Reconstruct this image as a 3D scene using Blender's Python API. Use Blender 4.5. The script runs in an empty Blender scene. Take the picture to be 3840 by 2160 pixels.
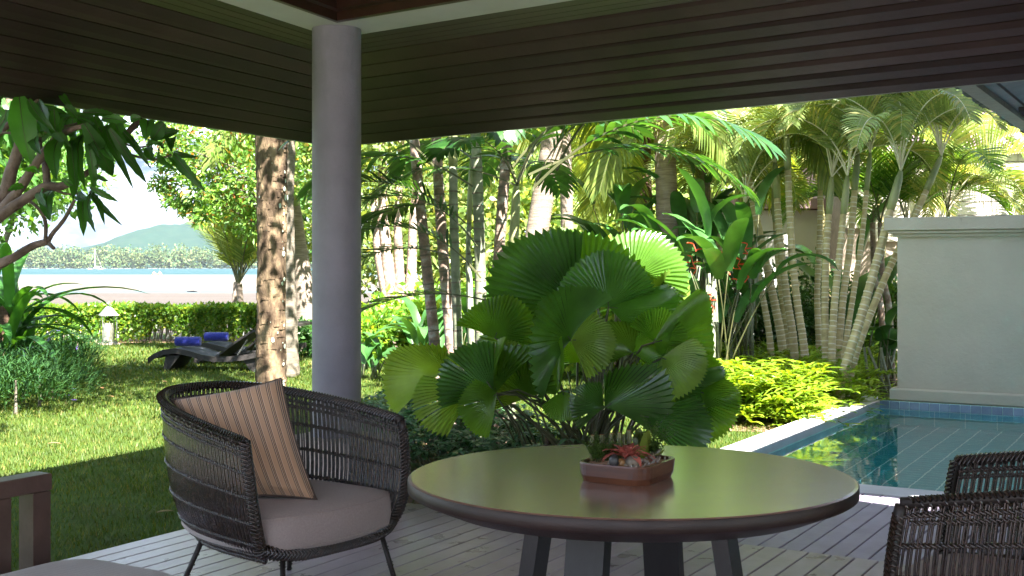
import bpy, math, random
import numpy as np
from mathutils import Vector, Matrix
random.seed(7); RNG = np.random.default_rng(7)
SC = bpy.context.scene; COL = SC.collection
PI = math.pi
V = Vector
# ------------------------------------------------------------------ camera, sky, sun, exposure
CAMZ = 1.4
cam = bpy.data.objects.new('camera', bpy.data.cameras.new('camera')); COL.objects.link(cam)
cam.location = (0, 0, CAMZ); cam.rotation_euler = (PI/2, 0, 0)
cam.data.sensor_width = 36; cam.data.lens = 36*1200/1024; cam.data.shift_y = -22/1024
cam.data.clip_start = .05; cam.data.clip_end = 20000
SC.camera = cam
SUN_AZ = V((.48, -.88, 0)).normalized(); SUN_EL = math.radians(51)
sund = bpy.data.lights.new('sun', 'SUN'); sund.energy = 2.0; sund.angle = math.radians(.5); sund.color = (1, .95, .86)
suno = bpy.data.objects.new('sun', sund); COL.objects.link(suno)
sdir = V((SUN_AZ.x*math.cos(SUN_EL), SUN_AZ.y*math.cos(SUN_EL), math.sin(SUN_EL)))
suno.rotation_euler = sdir.to_track_quat('Z', 'Y').to_euler()
W = bpy.data.worlds.new('World'); SC.world = W; W.use_nodes = True
nt = W.node_tree; nt.nodes.clear()
def N(nt, t, **k):
    n = nt.nodes.new(t)
    for a, b in k.items():
        if a in n.inputs.keys(): n.inputs[a].default_value = b
        else: setattr(n, a, b)
    return n
sky = N(nt, 'ShaderNodeTexSky', sky_type='NISHITA', sun_disc=False, sun_elevation=SUN_EL,
        sun_rotation=math.atan2(SUN_AZ.x, SUN_AZ.y))
bg1 = N(nt, 'ShaderNodeBackground', Strength=.13); bg2 = N(nt, 'ShaderNodeBackground', Strength=.235)
tc = N(nt, 'ShaderNodeTexCoord'); mp = N(nt, 'ShaderNodeMapping'); mp.inputs['Scale'].default_value = (1, 1, 2.6)
no = N(nt, 'ShaderNodeTexNoise', Scale=16, Detail=9, Roughness=.58); no2 = N(nt, 'ShaderNodeTexNoise', Scale=13, Detail=8, Roughness=.6)
mp2 = N(nt, 'ShaderNodeMapping'); mp2.inputs['Scale'].default_value = (1, 1, 3.2); mp2.inputs['Location'].default_value = (0, 0, .07)
r1 = N(nt, 'ShaderNodeValToRGB'); r1.color_ramp.elements[0].position = .31; r1.color_ramp.elements[1].position = .43
r2 = N(nt, 'ShaderNodeValToRGB'); r2.color_ramp.elements[0].position = .40; r2.color_ramp.elements[1].position = 1.0
r2.color_ramp.elements[0].color = (.075, .11, .185, 1); r2.color_ramp.elements[1].color = (.9, .92, .96, 1)
mx = N(nt, 'ShaderNodeMixShader'); wo = N(nt, 'ShaderNodeOutputWorld')
L = nt.links.new
L(tc.outputs['Generated'], mp.inputs[0]); L(tc.outputs['Generated'], mp2.inputs[0]); L(mp.outputs[0], no.inputs[0]); L(mp2.outputs[0], no2.inputs[0])
L(no.outputs['Fac'], r1.inputs[0]); L(no2.outputs['Fac'], r2.inputs[0]); L(r2.outputs[0], bg2.inputs[0]); L(sky.outputs[0], bg1.inputs[0])
L(r1.outputs[0], mx.inputs[0]); L(bg1.outputs[0], mx.inputs[1]); L(bg2.outputs[0], mx.inputs[2]); L(mx.outputs[0], wo.inputs[0])
SC.view_settings.view_transform = 'Standard'; SC.view_settings.look = 'None'; SC.view_settings.exposure = 4.4; SC.view_settings.gamma = 1
SC.view_settings.use_curve_mapping = False
SC.render.engine = 'CYCLES'
SC.cycles.sample_clamp_indirect = 4; SC.cycles.max_bounces = 10; SC.cycles.diffuse_bounces = 5; SC.cycles.transmission_bounces = 6; SC.cycles.transparent_max_bounces = 8
# ------------------------------------------------------------------ coordinates
TH = math.radians(30.5)
u = V((math.sin(TH), math.cos(TH), 0)); v = V((math.cos(TH), -math.sin(TH), 0)); UP = V((0, 0, 1))
K = V((-1.15, 7.41, 0))                      # far left corner of the terrace
def P(px, py, d):                            # overview pixel + distance -> place
    return V(((px*.3975-512)/1200*d, d, CAMZ-(py*.3975-266)/1200*d))
def G(px, py, z):                            # overview pixel + height -> place
    d = 1200*(CAMZ-z)/(py*.3975-266); return P(px, py, d)
def gx(px, d, z=0): return V(((px*.3975-512)/1200*d, d, z))
def DK(a, b, z=0): return K+u*a+v*b+UP*z
GZ = -.12
# ------------------------------------------------------------------ tagging
def tag(o, label=None, cat=None, group=None, kind=None):
    if label: o['label'] = label
    if cat: o['category'] = cat
    if group: o['group'] = group
    if kind: o['kind'] = kind
    return o
def empty(name, loc, label, cat, group=None, rz=0):
    o = bpy.data.objects.new(name, None); COL.objects.link(o); o.location = loc; o.rotation_euler[2] = rz
    o.empty_display_size = .1
    return tag(o, label, cat, group)
def put(name, me, mat=None, parent=None, loc=None, rot=None, scale=None):
    o = bpy.data.objects.new(name, me); COL.objects.link(o)
    if mat and not me.materials:
        for m in (mat if isinstance(mat, (list, tuple)) else [mat]): me.materials.append(m)
    if parent: o.parent = parent
    if loc is not None: o.location = loc
    if rot is not None: o.rotation_euler = rot
    if scale is not None: o.scale = (scale,)*3 if isinstance(scale, (int, float)) else scale
    return o
class MB:
    def __init__(s): s.v = []; s.f = []; s.m = []; s.o = V((0, 0, 0))
    def add(s, vs, fs, m=0):
        n = len(s.v); s.v += [tuple(V(a)-s.o) for a in vs]; s.f += [tuple(n+i for i in f) for f in fs]; s.m += [m]*len(fs); return s
    def box(s, c, sx, sy, sz, rz=0, m=0, bev=0):
        c = V(c); R = Matrix.Rotation(rz, 3, 'Z'); h = (sx/2, sy/2, sz/2)
        if bev <= 0:
            vs = [c+R@V((a*h[0], b*h[1], k*h[2])) for a in (-1, 1) for b in (-1, 1) for k in (-1, 1)]
            return s.add(vs, [(0, 1, 3, 2), (4, 6, 7, 5), (0, 4, 5, 1), (2, 3, 7, 6), (0, 2, 6, 4), (1, 5, 7, 3)], m)
        ring = []
        for k, e in ((-1, bev), (-1, 0), (1, 0), (1, bev)):
            zz = k*h[2] if e else k*(h[2]-bev)
            i = bev if e else 0
            for a, b in ((-1, -1), (1, -1), (1, 1), (-1, 1)): ring.append(c+R@V((a*(h[0]-i), b*(h[1]-i), zz)))
        fs = [(3, 2, 1, 0), (12, 13, 14, 15)]
        for r in range(3):
            for i in range(4): fs.append((r*4+i, r*4+(i+1) % 4, (r+1)*4+(i+1) % 4, (r+1)*4+i))
        return s.add(ring, fs, m)
    def hexa(s, a, b, m=0):                 # a: 4 bottom, b: 4 top
        return s.add(list(a)+list(b), [(3, 2, 1, 0), (4, 5, 6, 7)]+[(i, (i+1) % 4, 4+(i+1) % 4, 4+i) for i in range(4)], m)
    def tube(s, pts, rad, n=6, m=0, caps=True, lump=0, seed=0):
        pts = [V(p) for p in pts]; k = len(pts); rs = rad if isinstance(rad, (list, tuple)) else [rad]*k
        rr = random.Random(seed); ring = []; ref = None
        for i, p in enumerate(pts):
            t = (pts[min(i+1, k-1)]-pts[max(i-1, 0)]).normalized()
            if ref is None: ref = t.orthogonal().normalized()
            ref = (ref-t*ref.dot(t));  ref = ref.normalized() if ref.length > 1e-6 else t.orthogonal().normalized()
            b = t.cross(ref)
            for j in range(n):
                a = 2*PI*j/n; r = rs[i]*(1+(rr.uniform(-lump, lump) if lump else 0)); ring.append(p+ref*math.cos(a)*r+b*math.sin(a)*r)
        fs = [(i*n+j, i*n+(j+1) % n, (i+1)*n+(j+1) % n, (i+1)*n+j) for i in range(k-1) for j in range(n)]
        if caps: fs += [tuple(range(n-1, -1, -1)), tuple((k-1)*n+j for j in range(n))]
        return s.add(ring, fs, m)
    def lathe(s, c, prof, n=48, m=0, sy=1):
        c = V(c); vs = []
        for r, z in prof:
            for j in range(n): a = 2*PI*j/n; vs.append(c+V((r*math.cos(a), r*math.sin(a)*sy, z)))
        k = len(prof); fs = [(i*n+j, i*n+(j+1) % n, (i+1)*n+(j+1) % n, (i+1)*n+j) for i in range(k-1) for j in range(n)]
        return s.add(vs, fs, m)
    def sheet(s, pts, m=0): return s.add(pts, [tuple(range(len(pts)))], m)
    def mesh(s, name, mats, smooth=False):
        me = bpy.data.meshes.new(name); me.from_pydata(s.v, [], s.f)
        for m in (mats if isinstance(mats, (list, tuple)) else [mats]): me.materials.append(m)
        me.polygons.foreach_set('material_index', s.m)
        if smooth: me.polygons.foreach_set('use_smooth', [True]*len(s.f))
        me.update(); return me
    def build(s, name, mats, parent=None, smooth=False, loc=None):
        return put(name, s.mesh(name, mats, smooth), None, parent, loc)
def npmesh(name, verts, k, mats, smooth=False):   # verts (n*k,3): one k-gon each
    n = len(verts)//k; me = bpy.data.meshes.new(name)
    me.vertices.add(len(verts)); me.vertices.foreach_set('co', np.asarray(verts, np.float32).ravel())
    me.loops.add(n*k); me.loops.foreach_set('vertex_index', np.arange(n*k, dtype=np.int32))
    me.polygons.add(n); me.polygons.foreach_set('loop_start', np.arange(0, n*k, k, dtype=np.int32))
    me.update(calc_edges=True)
    for m in (mats if isinstance(mats, (list, tuple)) else [mats]): me.materials.append(m)
    return me
# ------------------------------------------------------------------ materials
def newmat(name):
    m = bpy.data.materials.new(name); m.use_nodes = True; nt = m.node_tree; nt.nodes.clear()
    out = nt.nodes.new('ShaderNodeOutputMaterial'); b = nt.nodes.new('ShaderNodeBsdfPrincipled'); nt.links.new(b.outputs[0], out.inputs[0])
    return m, nt, b, out
def ramp(nt, cols, pos=None):
    r = nt.nodes.new('ShaderNodeValToRGB'); cr = r.color_ramp
    pos = pos or [i/(len(cols)-1) for i in range(len(cols))]
    while len(cr.elements) < len(cols): cr.elements.new(.5)
    for e, c, p in zip(cr.elements, cols, pos): e.position = p; e.color = (*c, 1)
    return r
def mat(name, cols, scale=8, rough=.5, bump=0, bscale=None, stretch=(1, 1, 1), spec=.5, metal=0, coat=0, pos=None, detail=6, coord='Object', rvar=0, obj=False, sheen=0, rot=(0, 0, 0)):
    m, nt, b, out = newmat(name); L = nt.links.new
    tc = nt.nodes.new('ShaderNodeTexCoord'); mp = nt.nodes.new('ShaderNodeMapping'); mp.inputs['Scale'].default_value = stretch; mp.inputs['Rotation'].default_value = rot
    L(tc.outputs[coord], mp.inputs[0])
    nz = N(nt, 'ShaderNodeTexNoise', Scale=scale, Detail=detail, Roughness=.6); L(mp.outputs[0], nz.inputs[0])
    if isinstance(cols[0], (int, float)): cols = [tuple(c*.8 for c in cols), tuple(min(1, c*1.15) for c in cols)]
    r = ramp(nt, cols, pos or ([.3, .7] if len(cols) == 2 else None)); L(nz.outputs['Fac'], r.inputs[0])
    src = r.outputs[0]
    if obj:
        oi = nt.nodes.new('ShaderNodeObjectInfo'); mr = N(nt, 'ShaderNodeMapRange'); mr.inputs['To Min'].default_value = 1-obj; mr.inputs['To Max'].default_value = 1+obj
        L(oi.outputs['Random'], mr.inputs[0]); vm = N(nt, 'ShaderNodeVectorMath', operation='SCALE'); L(src, vm.inputs[0]); L(mr.outputs[0], vm.inputs['Scale']); src = vm.outputs[0]
        av = N(nt, 'ShaderNodeVectorMath', operation='ADD'); ms = N(nt, 'ShaderNodeVectorMath', operation='SCALE'); ms.inputs[0].default_value = (37, 19, 53)
        L(oi.outputs['Random'], ms.inputs['Scale']); L(tc.outputs[coord], av.inputs[0]); L(ms.outputs[0], av.inputs[1]); L(av.outputs[0], mp.inputs[0])
    L(src, b.inputs['Base Color'])
    b.inputs['Roughness'].default_value = rough; b.inputs['Specular IOR Level'].default_value = spec; b.inputs['Metallic'].default_value = metal
    b.inputs['Coat Weight'].default_value = coat
    if coat: b.inputs['Coat Roughness'].default_value = .18
    if sheen: b.inputs['Sheen Weight'].default_value = sheen
    if rvar:
        mr = N(nt, 'ShaderNodeMapRange'); mr.inputs['To Min'].default_value = rough-rvar; mr.inputs['To Max'].default_value = rough+rvar; L(nz.outputs['Fac'], mr.inputs[0]); L(mr.outputs[0], b.inputs['Roughness'])
    if bump:
        n2 = N(nt, 'ShaderNodeTexNoise', Scale=bscale or scale*3, Detail=8, Roughness=.65); L(mp.outputs[0], n2.inputs[0])
        bp = N(nt, 'ShaderNodeBump', Strength=bump, Distance=.02); L(n2.outputs['Fac'], bp.inputs['Height']); L(bp.outputs[0], b.inputs['Normal'])
    return m
def leafmat(name, cols, rough=.42, trans=.4, tcol=None, spec=.45, pos=None, tint=.22):
    m, nt, b, out = newmat(name); L = nt.links.new
    g = nt.nodes.new('ShaderNodeNewGeometry'); r = ramp(nt, cols, pos); L(g.outputs['Random Per Island'], r.inputs[0])
    oi = nt.nodes.new('ShaderNodeObjectInfo'); mr = N(nt, 'ShaderNodeMapRange'); mr.inputs['To Min'].default_value = 1-tint; mr.inputs['To Max'].default_value = 1+tint; L(oi.outputs['Random'], mr.inputs[0])
    tc = nt.nodes.new('ShaderNodeTexCoord'); nz = N(nt, 'ShaderNodeTexNoise', Scale=5, Detail=4); L(tc.outputs['Object'], nz.inputs[0])
    m2 = N(nt, 'ShaderNodeMapRange'); m2.inputs['From Min'].default_value = .3; m2.inputs['From Max'].default_value = .7; m2.inputs['To Min'].default_value = .72; m2.inputs['To Max'].default_value = 1.25; L(nz.outputs['Fac'], m2.inputs[0])
    mm = N(nt, 'ShaderNodeMath', operation='MULTIPLY'); L(mr.outputs[0], mm.inputs[0]); L(m2.outputs[0], mm.inputs[1])
    vs = N(nt, 'ShaderNodeVectorMath', operation='SCALE'); L(r.outputs[0], vs.inputs[0]); L(mm.outputs[0], vs.inputs['Scale']); L(vs.outputs[0], b.inputs['Base Color'])
    b.inputs['Roughness'].default_value = rough; b.inputs['Specular IOR Level'].default_value = spec
    t = nt.nodes.new('ShaderNodeBsdfTranslucent'); v2 = N(nt, 'ShaderNodeVectorMath', operation='MULTIPLY'); v2.inputs[1].default_value = tcol or (2.6, 2.1, .7)
    L(vs.outputs[0], v2.inputs[0]); L(v2.outputs[0], t.inputs[0])
    mx = N(nt, 'ShaderNodeMixShader'); mx.inputs[0].default_value = trans; L(b.outputs[0], mx.inputs[1]); L(t.outputs[0], mx.inputs[2]); L(mx.outputs[0], out.inputs[0])
    return m
M = {}
M['deck'] = mat('deck_wood', [(.33, .26, .285), (.49, .405, .45)], 5, .3, .12, 30, (1, 1, 1), rvar=.1, obj=.12)
M['deck2'] = mat('outer_deck_wood', [(.26, .21, .29), (.36, .31, .41)], 4, .45, .1, 30, obj=.1)
M['soffit'] = mat('soffit_wood', [(.024, .012, .0115), (.044, .0245, .022)], 3, .5, .1, 40, (1, 1, 1), obj=.3)
M['trim'] = mat('dark_trim', [(.03, .012, .008), (.05, .02, .012)], 6, .4)
M['ceil'] = mat('ceiling_paint', [(.16, .12, .13), (.2, .15, .16)], 3, .6)
M['white'] = mat('white_paint', [(.5, .5, .48), (.58, .58, .56)], 3, .55, .05, 60)
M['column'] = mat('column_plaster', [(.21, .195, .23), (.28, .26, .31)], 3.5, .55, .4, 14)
M['plinth'] = mat('plinth_render', [(.42, .32, .28), (.55, .44, .38)], 60, .8, .3, 120)
M['wall'] = mat('white_wall_render', [(.42, .375, .315), (.50, .445, .38)], 1.3, .8, .25, 20)
M['coping'] = mat('pale_coping', [(.46, .45, .52), (.58, .57, .64)], 5, .4, .05, 50)
M['tile'] = mat('pool_tile', [(.02, .30, .36), (.05, .42, .48)], 9, .25, obj=.2)
M['tileband'] = mat('band_tile', [(.16, .22, .34), (.25, .32, .46)], 6, .25, obj=.12)
M['grout'] = mat('pool_grout', (.5, .72, .7), 5, .6)
M['rattan'] = mat('rattan', [(.010, .007, .006), (.05, .03, .02)], 45, .25, 0, coat=.6)
M['core'] = mat('rattan_core', (.02, .014, .011), 30, .5)
M['cush'] = mat('seat_fabric', [(.38, .31, .28), (.47, .39, .355)], 140, .9, .3, 400, sheen=.25)
M['table'] = mat('table_wood', [(.24, .13, .095), (.32, .19, .14)], 2.5, .25, .03, 60, (1, 5, 1), rvar=.06, coat=1, spec=1)
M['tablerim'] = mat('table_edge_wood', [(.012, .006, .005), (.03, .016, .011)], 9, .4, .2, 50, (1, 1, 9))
M['leg'] = mat('table_leg_wood', [(.007, .006, .006), (.014, .013, .013)], 8, .45, .1, 60, (5, 5, 1))
M['traywood'] = mat('tray_wood', [(.065, .022, .012), (.17, .065, .03)], 5, .28, .05, 60, (1, 1, 6), coat=.4)
M['sofawood'] = mat('sofa_wood', [(.06, .035, .027), (.13, .08, .065)], 5, .4, .1, 50, (1, 1, 1))
M['sand'] = mat('tray_sand', [(.38, .18, .08), (.75, .55, .38)], 90, .9, .5, 200)
M['soil'] = mat('bed_soil', [(.16, .09, .06), (.34, .21, .14)], 18, .95, .6, 60)
M['pebD'] = mat('dark_pebble', (.03, .028, .03), 12, .35); M['pebO'] = mat('tan_pebble', [(.3, .15, .05), (.45, .25, .1)], 14, .4); M['pebG'] = mat('grey_pebble', [(.06, .06, .06), (.3, .24, .17)], 22, .4)
M['pebW'] = mat('pale_pebble', [(.3, .28, .24), (.42, .36, .28)], 12, .6)
M['bamboo'] = mat('cut_bamboo', [(.04, .055, .012), (.14, .13, .035)], 12, .4, 0, stretch=(1, 1, 3)); M['bamtop'] = mat('bamboo_top', (.35, .2, .08), 20, .7)
M['red'] = leafmat('red_succulent', [(.35, .06, .05), (.6, .2, .15)], .45, .2, (1.4, .9, .8))
M['redfl'] = leafmat('red_flower', [(.65, .06, .04), (.8, .16, .08)], .4, .2, (1.3, .9, .8))
M['petiole'] = mat('petiole', [(.05, .07, .03), (.12, .11, .05)], 6, .45); M['fibre'] = mat('palm_fibre', [(.05, .03, .02), (.15, .085, .055)], 14, .9, .6, 40, (1, 1, 4))
M['fan'] = leafmat('fan_leaf', [(.075, .20, .028), (.12, .27, .035)], .24, .45, (2.9, 2.2, .35), spec=.65, tint=.3)
M['fandark'] = leafmat('deep_fan_leaf', [(.045, .14, .028), (.075, .19, .035)], .2, .28, (2.6, 2.2, .4), spec=.8, tint=.3)
M['fanyel'] = leafmat('light_fan_leaf', [(.15, .29, .04), (.22, .34, .07)], .26, .45, (2.2, 1.8, .4), spec=.6, tint=.25)
M['darkfrond'] = leafmat('dark_frond_leaf', [(.018, .07, .016), (.045, .13, .025)], .34, .3, (2.3, 1.9, .6), spec=.5)
M['yelfrond'] = leafmat('pale_frond_leaf', [(.13, .20, .06), (.23, .31, .11), (.40, .37, .15)], .42, .42, (1.9, 1.6, .7), pos=[0, .75, 1])
M['coco'] = leafmat('coconut_leaf', [(.11, .19, .04), (.24, .30, .08)], .42, .45, (2.0, 1.6, .5))
M['plum'] = leafmat('plumeria_leaf', [(.035, .12, .02), (.06, .18, .03)], .42, .4, (2.3, 2.2, .5), spec=.5, tint=.35)
M['strap'] = leafmat('strap_leaf', [(.02, .085, .018), (.05, .16, .03)], .36, .3, (2.4, 2., .5))
M['ruel'] = leafmat('ruellia_leaf', [(.016, .055, .018), (.04, .10, .028)], .7, .2, spec=.1)
M['hedge'] = leafmat('hedge_leaf', [(.06, .17, .025), (.16, .30, .04), (.32, .38, .06)], .4, .45, pos=[0, .7, 1])
M['almond'] = leafmat('almond_leaf', [(.06, .16, .03), (.16, .28, .05), (.45, .14, .05)], .4, .35, (2., 1.8, .6), pos=[0, .88, 1])
M['pale'] = leafmat('pale_tree_leaf', [(.13, .23, .06), (.24, .33, .10), (.38, .33, .11)], .45, .45, (1.8, 1.5, .6), pos=[0, .85, 1])
M['green'] = leafmat('green_tree_leaf', [(.04, .13, .025), (.13, .25, .05)], .42, .4)
M['dkgreen'] = leafmat('dark_shrub_leaf', [(.025, .085, .02), (.06, .15, .035)], .4, .25)
M['scheff'] = leafmat('schefflera_leaf', [(.04, .13, .06), (.09, .21, .10)], .35, .22, (2, 1.9, .6))
M['fern'] = leafmat('fern_leaf', [(.13, .26, .02), (.30, .42, .04)], .38, .4, (1.7, 1.5, .4), spec=.5)
M['minifern'] = leafmat('small_fern_leaf', [(.03, .07, .01), (.07, .13, .02)], .5, .25)
M['jade'] = leafmat('jade_leaf', [(.09, .14, .02), (.16, .2, .03)], .3, .25, (1.8, 1.5, .4))
M['banana'] = leafmat('broad_leaf', [(.022, .085, .022), (.05, .145, .035)], .36, .15, (2.0, 1.8, .5))
M['purple'] = leafmat('purple_petal', [(.2, .1, .6), (.3, .18, .7)], .5, .3, (1, 1, 1))
M['grass'] = leafmat('grass_blade', [(.036, .078, .011), (.08, .12, .015), (.17, .15, .042)], .5, .35, (1.7, 1.5, .5), pos=[0, .75, 1], spec=.25)
M['lawn'] = mat('lawn_base', [(.07, .06, .025), (.045, .08, .015), (.09, .105, .022)], 2.2, .95, .6, 60, spec=.1, detail=9)
M['bark'] = mat('rough_bark', [(.03, .02, .014), (.10, .07, .046), (.22, .16, .10)], 4.5, .95, 1.0, 22, (1.6, 1.6, .6), pos=[.36, .5, .62], spec=.15)
M['lichen'] = mat('lichen', (.42, .5, .4), 20, .95)
M['greybark'] = mat('grey_bark', [(.11, .09, .07), (.24, .21, .17)], 8, .9, .6, 30, (1, 1, 4), spec=.2)
M['cocobark'] = mat('coconut_bark', [(.15, .115, .09), (.33, .27, .23)], 5, .9, .7, 14, (1, 1, 9), spec=.2)
M['slim'] = mat('slim_palm_bark', [(.16, .135, .11), (.28, .19, .15), (.45, .43, .39)], 11, .8, .3, 30, (1, 1, 1.4), pos=[.35, .5, .66], spec=.25)
M['slimgreen'] = mat('green_palm_stem', [(.12, .15, .08), (.28, .29, .22)], 9, .6, .2, 30, (1, 1, 2))
M['arecabark'] = mat('areca_bark', [(.32, .25, .12), (.62, .51, .28)], 8, .6, .3, 30, (1, 1, 2)); M['arecaring'] = mat('areca_ring', (.68, .62, .48), 20, .8)
M['shaft'] = mat('palm_crownshaft', [(.15, .2, .09), (.34, .34, .16)], 5, .45, 0, stretch=(1, 1, .4))
M['plumbark'] = mat('plumeria_bark', [(.10, .065, .045), (.26, .19, .14)], 12, .8, .6, 40)
M['loung'] = mat('lounger_weave', [(.014, .012, .012), (.04, .034, .032)], 40, .6, .3, 120)
M['loungseat'] = mat('lounger_pad', (.035, .04, .055), 60, .8, .3, 150)
M['towel'] = mat('blue_towel', [(.004, .012, .20), (.008, .02, .30)], 30, .95, .6, 150, sheen=.4)
M['lantern'] = mat('lantern_metal', (.22, .22, .21), 20, .5, 0, metal=.5); M['candle'] = mat('candle_wax', (.8, .74, .58), 5, .6)
M['stone'] = mat('stone_block', [(.5, .44, .39), (.66, .6, .55)], 9, .9, .4, 30, obj=.1); M['mauve'] = mat('mauve_roof', (.30, .19, .23), 4, .8)
M['mortar'] = mat('mortar', (.3, .24, .2), 9, .9)
M['hill'] = mat('hill_forest', [(.004, .014, .014), (.011, .032, .02), (.028, .042, .022)], .045, 1, .0, detail=12, coord='Object', spec=0)
M['fartree'] = leafmat('far_tree_leaf', [(.04, .09, .04), (.10, .15, .06), (.16, .18, .08)], .7, .25, (1.5, 1.4, .8), spec=.1)
M['beachnear'] = mat('wet_sand', [(.05, .039, .03), (.07, .056, .045)], .12, .8, .0, stretch=(.15, 1, 1)); M['beachfar'] = mat('dry_sand', [(.09, .078, .058), (.125, .11, .087)], .05, .9, .0, stretch=(.15, 1, 1))
M['sea'] = mat('sea_water', [(.018, .05, .058), (.03, .068, .076)], .03, .7, .0, 2, stretch=(.2, 1, 1), spec=.1); M['shallow'] = mat('shallow_water', [(.06, .09, .10), (.11, .12, .118)], .03, .7, .0, 2, stretch=(.1, 1, 1), spec=.1)
M['black'] = mat('black_beam', (.018, .018, .024), 5, .5); M['greyboard'] = mat('grey_soffit', [(.16, .15, .18), (.26, .25, .29)], 6, .6, .2, 30, obj=.1)
M['rooftile'] = mat('mossy_roof_edge', [(.03, .035, .035), (.16, .19, .18)], 14, .9, 1, 30); M['gutter'] = mat('gutter_paint', [(.2, .205, .195), (.3, .3, .29)], 20, .5)
M['glass'], gnt, gb, _ = newmat('lantern_glass'); gb.inputs['Transmission Weight'].default_value = 1; gb.inputs['Roughness'].default_value = .02; gb.inputs['IOR'].default_value = 1.05; gb.inputs['Base Color'].default_value = (1, 1, 1, 1)
# pool water
M['water'], wnt, wb, wout = newmat('pool_water'); wb.inputs['Transmission Weight'].default_value = 1; wb.inputs['IOR'].default_value = 1.33; wb.inputs['Roughness'].default_value = .0; wb.inputs['Base Color'].default_value = (.72, .93, .97, 1)
wn = N(wnt, 'ShaderNodeTexNoise', Scale=3.2, Detail=3); wbp = N(wnt, 'ShaderNodeBump', Strength=.1, Distance=.02); wtc = N(wnt, 'ShaderNodeTexCoord')
wnt.links.new(wtc.outputs['Object'], wn.inputs[0]); wnt.links.new(wn.outputs['Fac'], wbp.inputs['Height']); wnt.links.new(wbp.outputs[0], wb.inputs['Normal'])
# striped pillow + ribbed beige fabric
def stripes(name, cols, pos, scale, bumpy=.3):
    m, nt, b, out = newmat(name); L = nt.links.new; uvn = nt.nodes.new('ShaderNodeUVMap'); sp = nt.nodes.new('ShaderNodeSeparateXYZ'); L(uvn.outputs[0], sp.inputs[0])
    a = N(nt, 'ShaderNodeMath', operation='MULTIPLY'); a.inputs[1].default_value = scale; f = N(nt, 'ShaderNodeMath', operation='FRACT'); L(sp.outputs[0], a.inputs[0]); L(a.outputs[0], f.inputs[0])
    r = ramp(nt, cols, pos); r.color_ramp.interpolation = 'CONSTANT'; L(f.outputs[0], r.inputs[0])
    nz = N(nt, 'ShaderNodeTexNoise', Scale=220, Detail=3); mxc = N(nt, 'ShaderNodeMix', data_type='RGBA', blend_type='MULTIPLY'); mxc.inputs['Factor'].default_value = .25
    L(r.outputs[0], mxc.inputs[6]); L(nz.outputs['Fac'], mxc.inputs[7]); L(mxc.outputs[2], b.inputs['Base Color']); b.inputs['Roughness'].default_value = .9; b.inputs['Sheen Weight'].default_value = .3
    bp = N(nt, 'ShaderNodeBump', Strength=bumpy, Distance=.004); L(nz.outputs['Fac'], bp.inputs['Height']); L(bp.outputs[0], b.inputs['Normal']); return m
org = (.66, .41, .25); dk = (.045, .033, .036); lt = (.80, .56, .38)
M['pillow'] = stripes('striped_pillow', [org, dk, lt, dk, org, dk, lt, org], [0, .46, .53, .62, .69, .78, .85, .93], 11)
M['ribbed'] = stripes('ribbed_beige_fabric', [(.42, .36, .29), (.26, .22, .18), (.5, .43, .36), (.3, .25, .21)], [0, .3, .55, .8], 60)
# ------------------------------------------------------------------ setting: ground, beach, sea, hill
def plane(name, pts, m, kind='structure'):
    o = MB().sheet(pts).build(name, m); o['kind'] = kind; return o
def strip(name, y0, y1, z, m, x0=-900, x1=900): return plane(name, [(x0, y0, z), (x1, y0, z), (x1, y1, z), (x0, y1, z)], m)
# lawn sheet with a hole for the pool
pa, pb, pc, pd = DK(2.15, 1.62, GZ), DK(2.15, 9.5, GZ), DK(6.95, 9.5, GZ), DK(6.95, 1.62, GZ)
o1, o2, o3, o4 = V((-60, -30, GZ)), V((60, -30, GZ)), V((60, 27, GZ)), V((-60, 27, GZ))
lm = MB(); lm.add([o1, o2, o3, o4, pa, pb, pc, pd], [(0, 1, 5, 4), (1, 2, 6, 5), (2, 3, 7, 6), (3, 0, 4, 7)]); o = lm.build('lawn', M['lawn']); o['kind'] = 'structure'
lm2 = MB(); lm2.add([(-60, 27, GZ), (60, 27, GZ), (200, 60, -1.6), (-200, 60, -1.6)], [(0, 1, 2, 3)]); lm2.build('beach_slope', M['beachnear'])['kind'] = 'structure'
strip('wet_beach', 60, 133, -1.6, M['beachnear']); strip('tidal_water', 133, 146, -1.604, M['shallow']); strip('beach', 146, 300, -1.6, M['beachfar'])
strip('shallow_sea', 300, 425, -1.602, M['shallow']); strip('sea', 425, 1330, -1.605, M['sea'], -2500, 2500)
strip('far_beach', 1330, 1400, -1.0, M['beachfar'], -2500, 2500); strip('far_land', 1400, 4150, -1.0, M['hill'], -2500, 2500)
# hill
nx, ny = 90, 40; hv = []; cx, cy = gx(462, 3000).x, 3000
from mathutils import noise
for j in range(ny+1):
    for i in range(nx+1):
        x = (i/nx-.5)*2; y = (j/ny-.5)*2
        hgt = 95*max(0, 1-abs(x)**1.35)**1.0*max(0, 1-y*y)*(1+.18*math.sin(5*x+1)) if abs(x) < 1 else 0
        hgt += 13*noise.fractal(V((x*4, y*4, 0)), 1, 2, 6)*min(1, hgt/30)
        hv.append((cx+x*430, cy+y*500, -2+hgt))
hf = [(j*(nx+1)+i, j*(nx+1)+i+1, (j+1)*(nx+1)+i+1, (j+1)*(nx+1)+i) for j in range(ny) for i in range(nx)]
MB().add(hv, hf).build('hill', M['hill'], smooth=True)['kind'] = 'structure'
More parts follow.
